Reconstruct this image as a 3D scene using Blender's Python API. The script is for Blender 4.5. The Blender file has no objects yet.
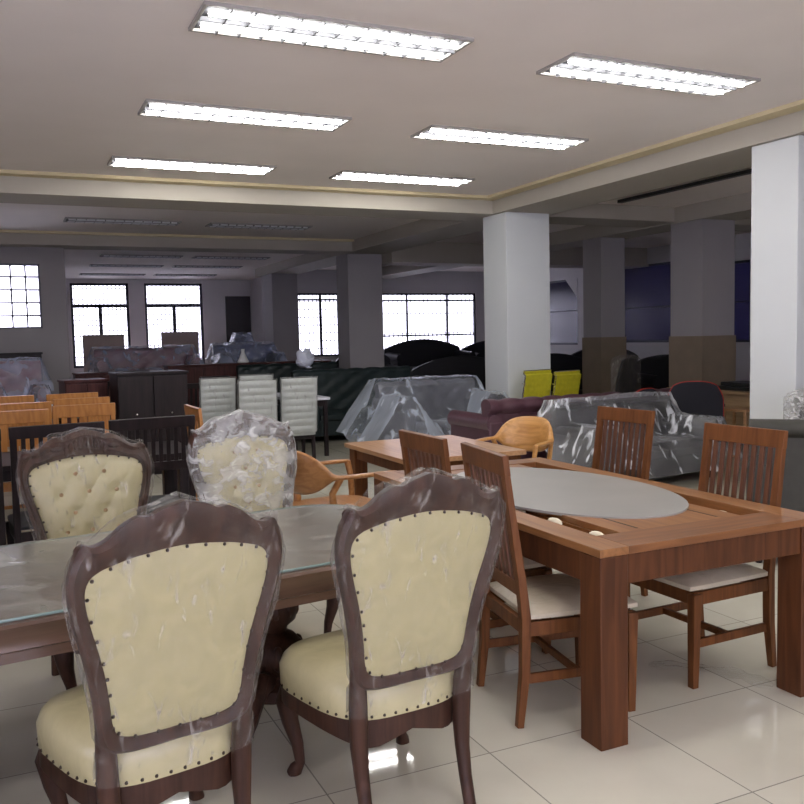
import bpy, bmesh, math, random
from mathutils import Vector, Matrix, noise
random.seed(7)
PI = math.pi
# ------------------------------------------------------------------ camera, world, exposure
scn = bpy.context.scene
C = scn.collection
cam_d = bpy.data.cameras.new('camera'); cam = bpy.data.objects.new('camera', cam_d); C.objects.link(cam)
F = 868.0; EYE = 1.6
B_ = Vector((-402, -57, F)).normalized(); A_ = Vector((1888, -109, F)); A_ = (A_ - A_.dot(B_)*B_).normalized(); U_ = A_.cross(B_)
if U_.y > 0: U_ = -U_
rt = Vector((A_.x, B_.x, U_.x)); up = -Vector((A_.y, B_.y, U_.y)); bk = -Vector((A_.z, B_.z, U_.z))
M = Matrix((rt, up, bk)).transposed().to_4x4(); M.translation = (0, 0, EYE)
cam.matrix_world = M
cam_d.sensor_width = 36; cam_d.lens = 36*F/804; cam_d.clip_start = .05; cam_d.clip_end = 200
scn.camera = cam
w = bpy.data.worlds.new('world'); scn.world = w; w.use_nodes = True
bg = w.node_tree.nodes['Background']; bg.inputs['Color'].default_value = (.86, .84, .97, 1); bg.inputs['Strength'].default_value = 3.0
vs = scn.view_settings; vs.view_transform = 'Standard'; vs.look = 'None'; vs.exposure = 1.4; vs.gamma = 1; vs.use_curve_mapping = False
TUBE = 23.0        # strength of the lit ceiling tubes

# ------------------------------------------------------------------ materials
MATS = {}
def nodes(name):
    m = bpy.data.materials.new(name); m.use_nodes = True
    nt = m.node_tree; p = nt.nodes['Principled BSDF']
    MATS[name] = m
    return m, nt, p
def N(nt, t, **k):
    n = nt.nodes.new(t)
    for a, b in k.items(): setattr(n, a, b)
    return n
def coords(nt, scale=(1,1,1), world=False):
    mp = N(nt, 'ShaderNodeMapping'); mp.inputs['Scale'].default_value = scale
    if world:
        g = N(nt, 'ShaderNodeNewGeometry'); nt.links.new(g.outputs['Position'], mp.inputs['Vector'])
    else:
        g = N(nt, 'ShaderNodeTexCoord'); nt.links.new(g.outputs['Object'], mp.inputs['Vector'])
    return mp.outputs['Vector']
def plain(name, col, rough=.5, metal=0, coat=0, var=.0, bump=0, bscale=20, spec=.5, world=False):
    m, nt, p = nodes(name)
    p.inputs['Roughness'].default_value = rough; p.inputs['Metallic'].default_value = metal
    p.inputs['Coat Weight'].default_value = coat; p.inputs['Coat Roughness'].default_value = .12
    p.inputs['Specular IOR Level'].default_value = spec
    v = coords(nt, world=world)
    nz = N(nt, 'ShaderNodeTexNoise'); nz.inputs['Scale'].default_value = bscale; nz.inputs['Detail'].default_value = 4
    nt.links.new(v, nz.inputs['Vector'])
    r = N(nt, 'ShaderNodeValToRGB')
    a = [c*(1-var) for c in col]; b = [min(1, c*(1+var)) for c in col]
    r.color_ramp.elements[0].position = .3; r.color_ramp.elements[1].position = .7
    r.color_ramp.elements[0].color = (*a, 1); r.color_ramp.elements[1].color = (*b, 1)
    nt.links.new(nz.outputs['Fac'], r.inputs['Fac']); nt.links.new(r.outputs['Color'], p.inputs['Base Color'])
    if bump:
        bp = N(nt, 'ShaderNodeBump'); bp.inputs['Strength'].default_value = bump; bp.inputs['Distance'].default_value = .01
        nt.links.new(nz.outputs['Fac'], bp.inputs['Height']); nt.links.new(bp.outputs['Normal'], p.inputs['Normal'])
        nt.links.new(bp.outputs['Normal'], p.inputs['Coat Normal'])
    return m
def wood(name, c1, c2, rough=.35, coat=.3, axis='Z', sc=1.0, spec=.4):
    m, nt, p = nodes(name)
    s = {'Z': (14, 14, 1.2), 'Y': (14, 1.2, 14), 'X': (1.2, 14, 14)}[axis]
    v = coords(nt, tuple(q*sc for q in s))
    nz = N(nt, 'ShaderNodeTexNoise'); nz.inputs['Scale'].default_value = 1.6; nz.inputs['Detail'].default_value = 6; nz.inputs['Distortion'].default_value = 1.2
    nt.links.new(v, nz.inputs['Vector'])
    r = N(nt, 'ShaderNodeValToRGB'); r.color_ramp.elements[0].position = .32; r.color_ramp.elements[1].position = .68
    r.color_ramp.elements[0].color = (*c1, 1); r.color_ramp.elements[1].color = (*c2, 1)
    nt.links.new(nz.outputs['Fac'], r.inputs['Fac']); nt.links.new(r.outputs['Color'], p.inputs['Base Color'])
    p.inputs['Roughness'].default_value = rough; p.inputs['Coat Weight'].default_value = coat; p.inputs['Coat Roughness'].default_value = .2
    p.inputs['Specular IOR Level'].default_value = spec
    return m
def leather(name, col, var=.06, coat=.5, wr=.5, rough=.42):
    """upholstery under a tight clear film: soft wrinkles that catch the lamps"""
    m, nt, p = nodes(name)
    v = coords(nt, (1, 1, 1))
    nz = N(nt, 'ShaderNodeTexNoise'); nz.inputs['Scale'].default_value = 9; nz.inputs['Detail'].default_value = 5; nz.inputs['Distortion'].default_value = 1.5
    nt.links.new(v, nz.inputs['Vector'])
    r = N(nt, 'ShaderNodeValToRGB'); r.color_ramp.elements[0].position = .35; r.color_ramp.elements[1].position = .65
    r.color_ramp.elements[0].color = (*[c*(1-var) for c in col], 1); r.color_ramp.elements[1].color = (*[min(1, c*(1+var)) for c in col], 1)
    nt.links.new(nz.outputs['Fac'], r.inputs['Fac']); nt.links.new(r.outputs['Color'], p.inputs['Base Color'])
    p.inputs['Roughness'].default_value = rough; p.inputs['Coat Weight'].default_value = coat; p.inputs['Coat Roughness'].default_value = .16
    bp = N(nt, 'ShaderNodeBump'); bp.inputs['Strength'].default_value = wr; bp.inputs['Distance'].default_value = .02
    nt.links.new(nz.outputs['Fac'], bp.inputs['Height']); nt.links.new(bp.outputs['Normal'], p.inputs['Coat Normal'])
    return m
def film(name, base=.10, amp=.5, col=(.8, .8, .82), sc=7.0, rough=.22, bump=.6, rot=(.5, .35, .6), hi=.60, st=(2.4, 2.4, .45)):
    """thin clear polythene: see-through with soft haze patches and directional creases that reflect"""
    m, nt, p = nodes(name)
    g = N(nt, 'ShaderNodeTexCoord')
    mp = N(nt, 'ShaderNodeMapping'); mp.inputs['Rotation'].default_value = rot; mp.inputs['Scale'].default_value = tuple(sc*q for q in st)
    nt.links.new(g.outputs['Object'], mp.inputs['Vector'])
    nz = N(nt, 'ShaderNodeTexNoise'); nz.inputs['Scale'].default_value = 1; nz.inputs['Detail'].default_value = 4; nz.inputs['Distortion'].default_value = .8
    nt.links.new(mp.outputs['Vector'], nz.inputs['Vector'])
    mr = N(nt, 'ShaderNodeMapRange', interpolation_type='SMOOTHSTEP'); mr.inputs['From Min'].default_value = hi; mr.inputs['From Max'].default_value = hi+.17
    mr.inputs['To Min'].default_value = 0; mr.inputs['To Max'].default_value = amp; nt.links.new(nz.outputs['Fac'], mr.inputs['Value'])
    n2 = N(nt, 'ShaderNodeTexNoise'); n2.inputs['Scale'].default_value = sc*.8; n2.inputs['Detail'].default_value = 2
    nt.links.new(g.outputs['Object'], n2.inputs['Vector'])
    m2 = N(nt, 'ShaderNodeMapRange', interpolation_type='SMOOTHSTEP'); m2.inputs['From Min'].default_value = .35; m2.inputs['From Max'].default_value = .7
    m2.inputs['To Min'].default_value = 0; m2.inputs['To Max'].default_value = base*1.2; nt.links.new(n2.outputs['Fac'], m2.inputs['Value'])
    lw = N(nt, 'ShaderNodeLayerWeight'); lw.inputs['Blend'].default_value = .22
    ml = N(nt, 'ShaderNodeMath', operation='MULTIPLY'); ml.inputs[1].default_value = .4; nt.links.new(lw.outputs['Fresnel'], ml.inputs[0])
    ad = N(nt, 'ShaderNodeMath', operation='ADD'); nt.links.new(mr.outputs[0], ad.inputs[0]); nt.links.new(ml.outputs[0], ad.inputs[1])
    a3 = N(nt, 'ShaderNodeMath', operation='ADD'); nt.links.new(ad.outputs[0], a3.inputs[0]); nt.links.new(m2.outputs[0], a3.inputs[1])
    a2 = N(nt, 'ShaderNodeMath', operation='ADD'); a2.inputs[1].default_value = base*.6; a2.use_clamp = True; nt.links.new(a3.outputs[0], a2.inputs[0])
    tr = N(nt, 'ShaderNodeBsdfTransparent'); mx = N(nt, 'ShaderNodeMixShader')
    p.inputs['Base Color'].default_value = (*col, 1); p.inputs['Roughness'].default_value = rough; p.inputs['Specular IOR Level'].default_value = .8
    bp = N(nt, 'ShaderNodeBump'); bp.inputs['Strength'].default_value = bump; bp.inputs['Distance'].default_value = .02
    nt.links.new(nz.outputs['Fac'], bp.inputs['Height']); nt.links.new(bp.outputs['Normal'], p.inputs['Normal'])
    nt.links.new(a2.outputs[0], mx.inputs['Fac']); nt.links.new(tr.outputs[0], mx.inputs[1]); nt.links.new(p.outputs[0], mx.inputs[2])
    nt.links.new(mx.outputs[0], nt.nodes['Material Output'].inputs['Surface'])
    return m
def glass(name, tint, refl=.08, rough=.02, grey=None):
    """thin pane: tinted see-through plus a fresnel reflection"""
    m, nt, p = nodes(name)
    tr = N(nt, 'ShaderNodeBsdfTransparent'); tr.inputs['Color'].default_value = (*tint, 1)
    gl = N(nt, 'ShaderNodeBsdfGlossy'); gl.inputs['Roughness'].default_value = rough
    lw = N(nt, 'ShaderNodeFresnel'); lw.inputs['IOR'].default_value = 1.5
    ad = N(nt, 'ShaderNodeMath', operation='ADD'); ad.inputs[1].default_value = refl; ad.use_clamp = True
    nt.links.new(lw.outputs[0], ad.inputs[0])
    mx = N(nt, 'ShaderNodeMixShader'); nt.links.new(ad.outputs[0], mx.inputs['Fac'])
    nt.links.new(tr.outputs[0], mx.inputs[1]); nt.links.new(gl.outputs[0], mx.inputs[2])
    nt.links.new(mx.outputs[0], nt.nodes['Material Output'].inputs['Surface'])
    return m
def emit(name, col, s):
    m, nt, p = nodes(name)
    e = N(nt, 'ShaderNodeEmission'); e.inputs['Color'].default_value = (*col, 1); e.inputs['Strength'].default_value = s
    nt.links.new(e.outputs[0], nt.nodes['Material Output'].inputs['Surface'])
    return m
def tile_mat():
    m, nt, p = nodes('floor_tiles')
    T = .66
    g = N(nt, 'ShaderNodeNewGeometry'); sp = N(nt, 'ShaderNodeSeparateXYZ'); nt.links.new(g.outputs['Position'], sp.inputs[0])
    outs = []; cells = []
    for ax, off in (('X', 1.62), ('Y', 2.79)):
        a = N(nt, 'ShaderNodeMath', operation='SUBTRACT'); a.inputs[1].default_value = off - T*40; nt.links.new(sp.outputs[ax], a.inputs[0])
        d = N(nt, 'ShaderNodeMath', operation='DIVIDE'); d.inputs[1].default_value = T; nt.links.new(a.outputs[0], d.inputs[0])
        fl = N(nt, 'ShaderNodeMath', operation='FLOOR'); nt.links.new(d.outputs[0], fl.inputs[0]); cells.append(fl.outputs[0])
        fr = N(nt, 'ShaderNodeMath', operation='FRACT'); nt.links.new(d.outputs[0], fr.inputs[0])
        s = N(nt, 'ShaderNodeMath', operation='SUBTRACT'); s.inputs[1].default_value = .5; nt.links.new(fr.outputs[0], s.inputs[0])
        b = N(nt, 'ShaderNodeMath', operation='ABSOLUTE'); nt.links.new(s.outputs[0], b.inputs[0])
        gt = N(nt, 'ShaderNodeMath', operation='GREATER_THAN'); gt.inputs[1].default_value = .5 - .0028/T; nt.links.new(b.outputs[0], gt.inputs[0])
        outs.append(gt.outputs[0])
    mxm = N(nt, 'ShaderNodeMath', operation='MAXIMUM'); nt.links.new(outs[0], mxm.inputs[0]); nt.links.new(outs[1], mxm.inputs[1])
    cb = N(nt, 'ShaderNodeCombineXYZ'); nt.links.new(cells[0], cb.inputs[0]); nt.links.new(cells[1], cb.inputs[1])
    wn = N(nt, 'ShaderNodeTexWhiteNoise', noise_dimensions='3D'); nt.links.new(cb.outputs[0], wn.inputs['Vector'])
    nz = N(nt, 'ShaderNodeTexNoise'); nz.inputs['Scale'].default_value = 2.5; nz.inputs['Detail'].default_value = 5; nt.links.new(g.outputs['Position'], nz.inputs['Vector'])
    av = N(nt, 'ShaderNodeMath', operation='MULTIPLY_ADD'); av.inputs[1].default_value = .35; nt.links.new(wn.outputs['Value'], av.inputs[0]); nt.links.new(nz.outputs['Fac'], av.inputs[2])
    r = N(nt, 'ShaderNodeValToRGB'); r.color_ramp.elements[0].position = .35; r.color_ramp.elements[1].position = 1.0
    r.color_ramp.elements[0].color = (.56, .53, .43, 1); r.color_ramp.elements[1].color = (.66, .63, .52, 1)
    nt.links.new(av.outputs[0], r.inputs['Fac'])
    mx = N(nt, 'ShaderNodeMix', data_type='RGBA'); nt.links.new(mxm.outputs[0], mx.inputs['Factor'])
    nt.links.new(r.outputs['Color'], mx.inputs['A']); mx.inputs['B'].default_value = (.30, .28, .24, 1)
    nt.links.new(mx.outputs['Result'], p.inputs['Base Color'])
    p.inputs['Roughness'].default_value = .04; p.inputs['Specular IOR Level'].default_value = .6
    return m
floor_m = tile_mat()
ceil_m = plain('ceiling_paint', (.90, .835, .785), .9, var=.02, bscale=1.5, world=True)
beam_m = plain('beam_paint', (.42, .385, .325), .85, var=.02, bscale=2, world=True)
yellow_m = plain('yellow_cornice_paint', (.66, .57, .36), .8, var=.04, bscale=3, world=True)
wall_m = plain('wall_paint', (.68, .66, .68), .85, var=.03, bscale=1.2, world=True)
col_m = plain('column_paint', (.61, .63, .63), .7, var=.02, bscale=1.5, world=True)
col_shaded_m = plain('column_paint_shaded', (.34, .32, .33), .8, var=.03, bscale=1.5, world=True)  # darker copy of the column paint, aisle shade put into the colour
wains_m = plain('wainscot_paint', (.22, .17, .12), .7, var=.08, bscale=4, world=True)
dark_frame = plain('dark_window_frame', (.03, .03, .05), .5)
grille_m = plain('window_grille_steel', (.14, .14, .18), .5)
pane_m = glass('window_glass', (.93, .93, .97), .0)
pane_dim = glass('dimmed_window_pane', (.085, .08, .15), .0, .2)  # dark tint puts the dimness of the right-hand windows into the pane colour
walnut = wood('dark_carved_walnut', (.030, .013, .008), (.068, .030, .018), .5, .05, spec=.25)
walnut_top = wood('walnut_table_top', (.075, .040, .026), (.15, .085, .055), .3, .4, 'X', .5)
teak = wood('teak_brown', (.095, .033, .010), (.165, .060, .018), .5, .05, spec=.2)
teak_leg = wood('teak_table_leg', (.060, .021, .008), (.105, .037, .013), .5, .05, spec=.2)
teak_y = wood('teak_brown_long', (.20, .084, .027), (.30, .132, .044), .42, .18, 'Y')
teak_x = wood('teak_brown_cross', (.14, .054, .017), (.225, .09, .029), .42, .18, 'X')
teak_d = wood('teak_dark_slat', (.075, .026, .011), (.13, .048, .02), .5, .15)
oak_y = wood('light_teak_top', (.36, .19, .085), (.50, .28, .135), .35, .3, 'Y')
orange = wood('orange_teak', (.36, .14, .035), (.52, .23, .06), .4, .3)
honey = wood('honey_ash', (.42, .19, .05), (.62, .32, .10), .35, .4, 'X')
black_wood = wood('black_brown_wood', (.010, .007, .008), (.022, .014, .015), .45, .03, spec=.2)
maroon_wood = wood('maroon_wood', (.045, .014, .014), (.09, .028, .025), .5, .03, spec=.2)
cream = leather('cream_leather', (.52, .465, .26), .05, .35, .35)
cream_back = leather('cream_back_leather', (.47, .42, .225), .06, .35, .5, .5)
cream_seat = leather('cream_seat_fabric', (.50, .43, .31), .05, .6, .6)
nail_m = plain('dark_nailhead', (.05, .035, .025), .35, .6)
button_m = plain('button_leather', (.42, .27, .13), .5)
film_chair = film('chair_polythene', .045, .42, (.50, .47, .42), 14, .22, 1.0, hi=.57, st=(2.0, 1.2, .7))
film_bright = film('bright_polythene', .24, .38, (.80, .80, .78), 13, .2, 1.0, hi=.52, st=(1.1, 1.6, 1.9))  # whiter, denser haze puts the glare into the film colour
film_pale = film('pale_chair_polythene', .08, .40, (.75, .76, .75), 8, .2, .9, hi=.60)
film_sofa = film('sofa_polythene', .08, .45, (.60, .66, .76), 2.6, .2, .9, (.3, -.5, .4), .54)
film_sofa2 = film('creased_polythene', .11, .8, (.78, .80, .84), 3.2, .18, .9, (.2, -.6, .2), .52)
film_blue = film('bluish_polythene', .26, .6, (.62, .68, .88), 3.4, .2, .8)
film_floor = film('loose_polythene', .05, .35, (.75, .76, .76), 9, .2, .8)
grey_lth = leather('grey_leather', (.085, .083, .098), .1, .3, .3)
dgrey_lth = leather('charcoal_leather', (.030, .026, .030), .1, .3, .3)
purple_lth = leather('aubergine_leather', (.085, .036, .050), .1, .35, .3)
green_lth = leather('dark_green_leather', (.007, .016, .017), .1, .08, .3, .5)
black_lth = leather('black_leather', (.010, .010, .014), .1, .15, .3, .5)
maroon_lth = leather('maroon_leather', (.18, .045, .05), .1, .4, .3)
blue_lth = leather('navy_leather', (.05, .07, .16), .1, .4, .3)
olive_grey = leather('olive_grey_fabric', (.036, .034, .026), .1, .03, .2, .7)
white_fab = leather('pale_grey_fabric', (.40, .42, .40), .08, .5, .6)
yellow_fab = plain('yellow_mesh_fabric', (.62, .56, .03), .6, var=.08)
black_pl = plain('black_plastic', (.012, .012, .014), .4)
black_fab = plain('black_fabric', (.012, .012, .02), .8)
red_trim = plain('red_piping', (.45, .03, .02), .5)
chrome = plain('chrome', (.7, .7, .72), .2, 1)
white_pl = plain('white_enamel', (.8, .8, .8), .4)
alu = plain('louver_aluminium', (.14, .14, .15), .7)
fix_frame = plain('fixture_rim', (.34, .32, .30), .5)
tube_on = emit('lit_fluorescent_tube', (1.0, .985, .96), TUBE)
tube_off = plain('unlit_fluorescent_tube', (.75, .75, .78), .25)
refl_on = plain('bright_reflector', (.03, .03, .035), .9)
refl_off = plain('dull_reflector', (.12, .11, .12), .5, .5)
grey_glass = plain('grey_smoked_glass', (.30, .29, .27), .35, var=.05, bscale=3)
clear_glass = film('filmed_table_glass_sheen', .34, .22, (.50, .50, .44), 1.6, .12, .25, (0, PI/2, .35), .5)  # film haze, with the reflected ceiling brightness put into its colour
green_edge = plain('green_glass_edge', (.26, .36, .33), .15, spec=.8)
card = plain('brown_card_board', (.50, .40, .36), .8, var=.05)
foam = plain('cream_foam', (.75, .68, .52), .8)
white_cloth = plain('white_table_top', (.62, .62, .68), .4)
brown_seat = leather('brown_leather_seat', (.05, .025, .018))

# ------------------------------------------------------------------ mesh helpers
def link_mesh(name, verts, faces, mat, parent=None, smooth=True, bevel=0, seg=2, sub=0, extra=None):
    nf = len(faces)
    if extra:
        b0 = len(verts); verts = list(verts)+extra[0].v; faces = list(faces)+[tuple(q+b0 for q in ff) for ff in extra[0].f]
    me = bpy.data.meshes.new(name); me.from_pydata([tuple(v) for v in verts], [], faces); me.update()
    bm = bmesh.new(); bm.from_mesh(me); bmesh.ops.recalc_face_normals(bm, faces=bm.faces); bm.to_mesh(me); bm.free()
    o = bpy.data.objects.new(name, me); C.objects.link(o)
    me.materials.append(mat)
    if extra:
        me.materials.append(extra[1])
        for p in me.polygons[nf:]: p.material_index = 1
    if smooth:
        for p in me.polygons: p.use_smooth = True
    if bevel:
        b = o.modifiers.new('bevel', 'BEVEL'); b.width = bevel; b.segments = seg; b.limit_method = 'ANGLE'; b.angle_limit = .6
        b.harden_normals = True
    elif smooth and not sub:
        me.set_sharp_from_angle(angle=.7)
    if sub:
        s = o.modifiers.new('sub', 'SUBSURF'); s.levels = sub; s.render_levels = sub
    if parent: o.parent = parent
    return o
class MB:
    def __init__(s): s.v = []; s.f = []
    def add(s, verts, faces):
        n = len(s.v); s.v += [Vector(v) for v in verts]; s.f += [tuple(i+n for i in f) for f in faces]; return s
    def box(s, x0, x1, y0, y1, z0, z1, rot=None, piv=None):
        v = [Vector(p) for p in ((x0,y0,z0),(x1,y0,z0),(x1,y1,z0),(x0,y1,z0),(x0,y0,z1),(x1,y0,z1),(x1,y1,z1),(x0,y1,z1))]
        if rot is not None:
            piv = Vector(piv) if piv else (v[0]+v[6])/2
            v = [rot @ (p-piv) + piv for p in v]
        return s.add(v, [(0,3,2,1),(4,5,6,7),(0,1,5,4),(1,2,6,5),(2,3,7,6),(3,0,4,7)])
    def bar(s, a, b, wx, wy, wx2=None, wy2=None, xdir=(1,0,0)):
        """rectangular bar a->b; wx along xdir-like axis, wy the other"""
        a, b = Vector(a), Vector(b); d = (b-a).normalized(); x = Vector(xdir); x = (x-d*x.dot(d)).normalized(); y = d.cross(x)
        wx2 = wx if wx2 is None else wx2; wy2 = wy if wy2 is None else wy2
        v = []
        for c, p, q in ((a, wx, wy), (b, wx2, wy2)):
            for sx, sy in ((-1,-1),(1,-1),(1,1),(-1,1)): v.append(c + x*sx*p/2 + y*sy*q/2)
        return s.add(v, [(0,3,2,1),(4,5,6,7),(0,1,5,4),(1,2,6,5),(2,3,7,6),(3,0,4,7)])
    def sweep(s, pts, rad, n=8, sq=0.0, close=False):
        """tube through pts; rad per point (r or (rx,ry)); sq>0 makes it squarish"""
        pts = [Vector(p) for p in pts]; m = len(pts); rings = []
        for i, p in enumerate(pts):
            if close: d = pts[(i+1) % m]-pts[i-1]
            else: d = pts[min(i+1, m-1)]-pts[max(i-1, 0)]
            d.normalize(); ref = Vector((1,0,0)) if abs(d.x) < .8 else Vector((0,0,1))
            x = (ref-d*ref.dot(d)).normalized(); y = d.cross(x)
            r = rad[i] if isinstance(rad, (list, tuple)) else rad
            rx, ry = r if isinstance(r, (list, tuple)) else (r, r)
            ring = []
            for k in range(n):
                a = 2*PI*(k+.5)/n; c, q = math.cos(a), math.sin(a)
                e = 1-sq*.5
                ring.append(p + x*rx*math.copysign(abs(c)**e, c) + y*ry*math.copysign(abs(q)**e, q))
            rings.append(ring)
        base = len(s.v); s.v += [v for r in rings for v in r]
        L = m if close else m-1
        for i in range(L):
            j = (i+1) % m
            for k in range(n): s.f.append((base+i*n+k, base+i*n+(k+1) % n, base+j*n+(k+1) % n, base+j*n+k))
        if not close: s.f.append(tuple(base+k for k in reversed(range(n)))); s.f.append(tuple(base+(m-1)*n+k for k in range(n)))
        return s
    def lathe(s, prof, cx=0, cy=0, n=20):
        base = len(s.v); m = len(prof)
        for r, z in prof:
            for k in range(n): s.v.append(Vector((cx+r*math.cos(2*PI*k/n), cy+r*math.sin(2*PI*k/n), z)))
        for i in range(m-1):
            for k in range(n): s.f.append((base+i*n+k, base+i*n+(k+1) % n, base+(i+1)*n+(k+1) % n, base+(i+1)*n+k))
        s.f.append(tuple(base+k for k in reversed(range(n)))); s.f.append(tuple(base+(m-1)*n+k for k in range(n)))
        return s
    def prism(s, poly, z0, z1):
        n = len(poly); v = [(x, y, z0) for x, y in poly]+[(x, y, z1) for x, y in poly]
        return s.add(v, [tuple(reversed(range(n))), tuple(range(n, 2*n))]+[(k, (k+1) % n, n+(k+1) % n, n+k) for k in range(n)])
    def blob(s, c, r, n=6, m=4):
        c = Vector(c); base = len(s.v); rx, ry, rz = r if isinstance(r, (tuple, list)) else (r, r, r)
        for i in range(m+1):
            t = PI*(i+.02)/(m+.04)
            for k in range(n): s.v.append(c+Vector((rx*math.sin(t)*math.cos(2*PI*k/n), ry*math.sin(t)*math.sin(2*PI*k/n), rz*math.cos(t))))
        for i in range(m):
            for k in range(n): s.f.append((base+i*n+k, base+(i+1)*n+k, base+(i+1)*n+(k+1) % n, base+i*n+(k+1) % n))
        s.f.append(tuple(base+k for k in range(n))); s.f.append(tuple(base+m*n+k for k in reversed(range(n))))
        return s
    def cushion(s, x0, x1, y0, y1, z0, z1, r=.04, crown=.03, nx=10, ny=10):
        """rounded pillow block"""
        base = len(s.v); rows = []
        W, D = x1-x0, y1-y0; cx, cy = (x0+x1)/2, (y0+y1)/2
        def pt(u, v, side):  # u,v in -1..1
            e = .0
            fx = abs(u)**6; fy = abs(v)**6; edge = max(fx, fy)
            z = z1 - r*edge + crown*(1-u*u)*(1-v*v)*1.0 if side else z0 + r*.4*edge
            k = 1-.0*edge
            return Vector((cx+u*W/2*(1-r*.3/W*abs(v)**8), cy+v*D/2*(1-r*.3/D*abs(u)**8), z))
        for side in (1, 0):
            for j in range(ny+1):
                for i in range(nx+1):
                    u = math.sin((i/nx-.5)*PI); v = math.sin((j/ny-.5)*PI)
                    s.v.append(pt(u, v, side))
        w_ = nx+1; off = w_*(ny+1)
        for j in range(ny):
            for i in range(nx):
                a = base+j*w_+i; s.f.append((a, a+1, a+1+w_, a+w_)); b = a+off; s.f.append((b, b+w_, b+1+w_, b+1))
        per = [i for i in range(nx+1)]+[j*w_+nx for j in range(1, ny+1)]+[ny*w_+i for i in range(nx-1, -1, -1)]+[j*w_ for j in range(ny-1, 0, -1)]
        for q in range(len(per)):
            a, b = per[q], per[(q+1) % len(per)]
            s.f.append((base+a, base+off+a, base+off+b, base+b))
        return s
    def build(s, name, mat, parent=None, **k): return link_mesh(name, s.v, s.f, mat, parent, **k)

def tag(o, label=None, cat=None, group=None, kind=None):
    if label: o['label'] = label
    if cat: o['category'] = cat
    if group: o['group'] = group
    if kind: o['kind'] = kind
    return o
def thing(name, loc=(0,0,0), rz=0, label=None, cat=None, group=None):
    o = bpy.data.objects.new(name, None); C.objects.link(o); o.empty_display_size = .1
    o.location = loc; o.rotation_euler = (0, 0, rz); tag(o, label, cat, group); return o
def copy_tree(o, parent=None):
    c = o.copy(); C.objects.link(c); c.parent = parent
    for ch in [x for x in bpy.data.objects if x.parent == o and x != c]: copy_tree(ch, c)
    return c
USED = {}
def place(proto, loc, rz, label, group=None, sc=None):
    if proto.name in USED: o = copy_tree(proto)
    else: USED[proto.name] = 1; o = proto
    o.location = loc; o.rotation_euler = (0, 0, rz); o['label'] = label
    if group: o['group'] = group
    if sc: o.scale = sc
    return o
def crom(P, t):
    """Catmull-Rom through list P (tuples), t in 0..len-1"""
    n = len(P)-1; i = min(int(t), n-1); f = t-i
    p0, p1, p2, p3 = P[max(i-1, 0)], P[i], P[i+1], P[min(i+2, n)]
    return tuple(.5*((2*b)+(c-a)*f+(2*a-5*b+4*c-d)*f*f+(3*b-a-3*c+d)*f**3) for a, b, c, d in zip(p0, p1, p2, p3))

# ------------------------------------------------------------------ the room
H = 3.4; SOF = 3.19
def struct(mb, name, mat, parent=None, **k):
    o = mb.build(name, mat, parent, smooth=False, **k)
    o['kind'] = 'structure'
    return o
fl = MB()
for x0, x1, y0, y1 in ((-5,13,-4,15.6),(1,13,15.6,22),(1,7,22,26)):
    fl.box(x0-.001, x1+.001, y0, y1, -.12, 0)
struct(fl, 'floor', floor_m)
ce = MB()
for x0, x1, y0, y1 in ((-5.2,13.2,-4.2,15.8),(.8,13.2,15.8,22.2),(.8,7.2,22.2,26.2)): ce.box(x0, x1, y0, y1, H, H+.15)
struct(ce, 'ceiling', ceil_m)
part_m = plain('partition_paint_shaded', (.30, .28, .285), .85, var=.03, bscale=1.2, world=True)  # wall paint copy darkened, shade put into the colour
def wall(name, axis, pos, a0, a1, th, holes=(), mat=wall_m):
    """axis 'X': plane x=pos running along Y from a0 to a1; holes (b0,b1,z0,z1)"""
    mb = MB()
    cuts = sorted(set([a0, a1]+[h for hh in holes for h in hh[:2]]))
    for c0, c1 in zip(cuts, cuts[1:]):
        hz = [h for h in holes if h[0] <= c0 and h[1] >= c1]
        zs = [(0, H)] if not hz else [(0, hz[0][2]), (hz[0][3], H)]
        for z0, z1 in zs:
            if z1-z0 < .005: continue
            if axis == 'X': mb.box(pos, pos+th, c0, c1, z0, z1)
            else: mb.box(c0, c1, pos, pos+th, z0, z1)
    return struct(mb, name, mat)
W1 = (-1.35, .66, 1.86, 2.92)
W_FILL_FRONT = (-4.8, 4.4, .15, 2.6); W_FILL_LEFT = (-3.6, 3.4, .15, 2.6)  # added openings out of view, letting in daylight to brighten the ceiling
wall('wall_left', 'X', -5.2, -4, 15.6, .2, [W_FILL_LEFT])
wall('wall_front', 'Y', -4.2, -5.2, 13.2, .2, [W_FILL_FRONT])
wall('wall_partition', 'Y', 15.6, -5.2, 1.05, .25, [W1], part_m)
wall('wall_bay_left', 'X', .8, 15.85, 26, .2)
W2 = (1.85, 3.42, .9, 3.28); W3 = (3.86, 5.53, .9, 3.28)
wall('wall_back', 'Y', 26, .8, 7.2, .2, [W2, W3])
wall('wall_return', 'X', 7, 22.2, 26, .2)
W4 = (7.1+.05, 8.35, 1.1, 2.78); W5 = (9.3, 12.55, 1.1, 2.78)
wall('wall_back_right', 'Y', 22, 7, 13.2, .2, [W4, W5])
W6 = (17.75, 19.4, 1.28, 2.92); W7 = (14.4, 16.35, 1.33, 3.05); W8 = (12.3, 12.95, 1.33, 2.9)
wall('wall_right', 'X', 13, -4, 22, .2, [W6, W7, W8])
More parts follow.
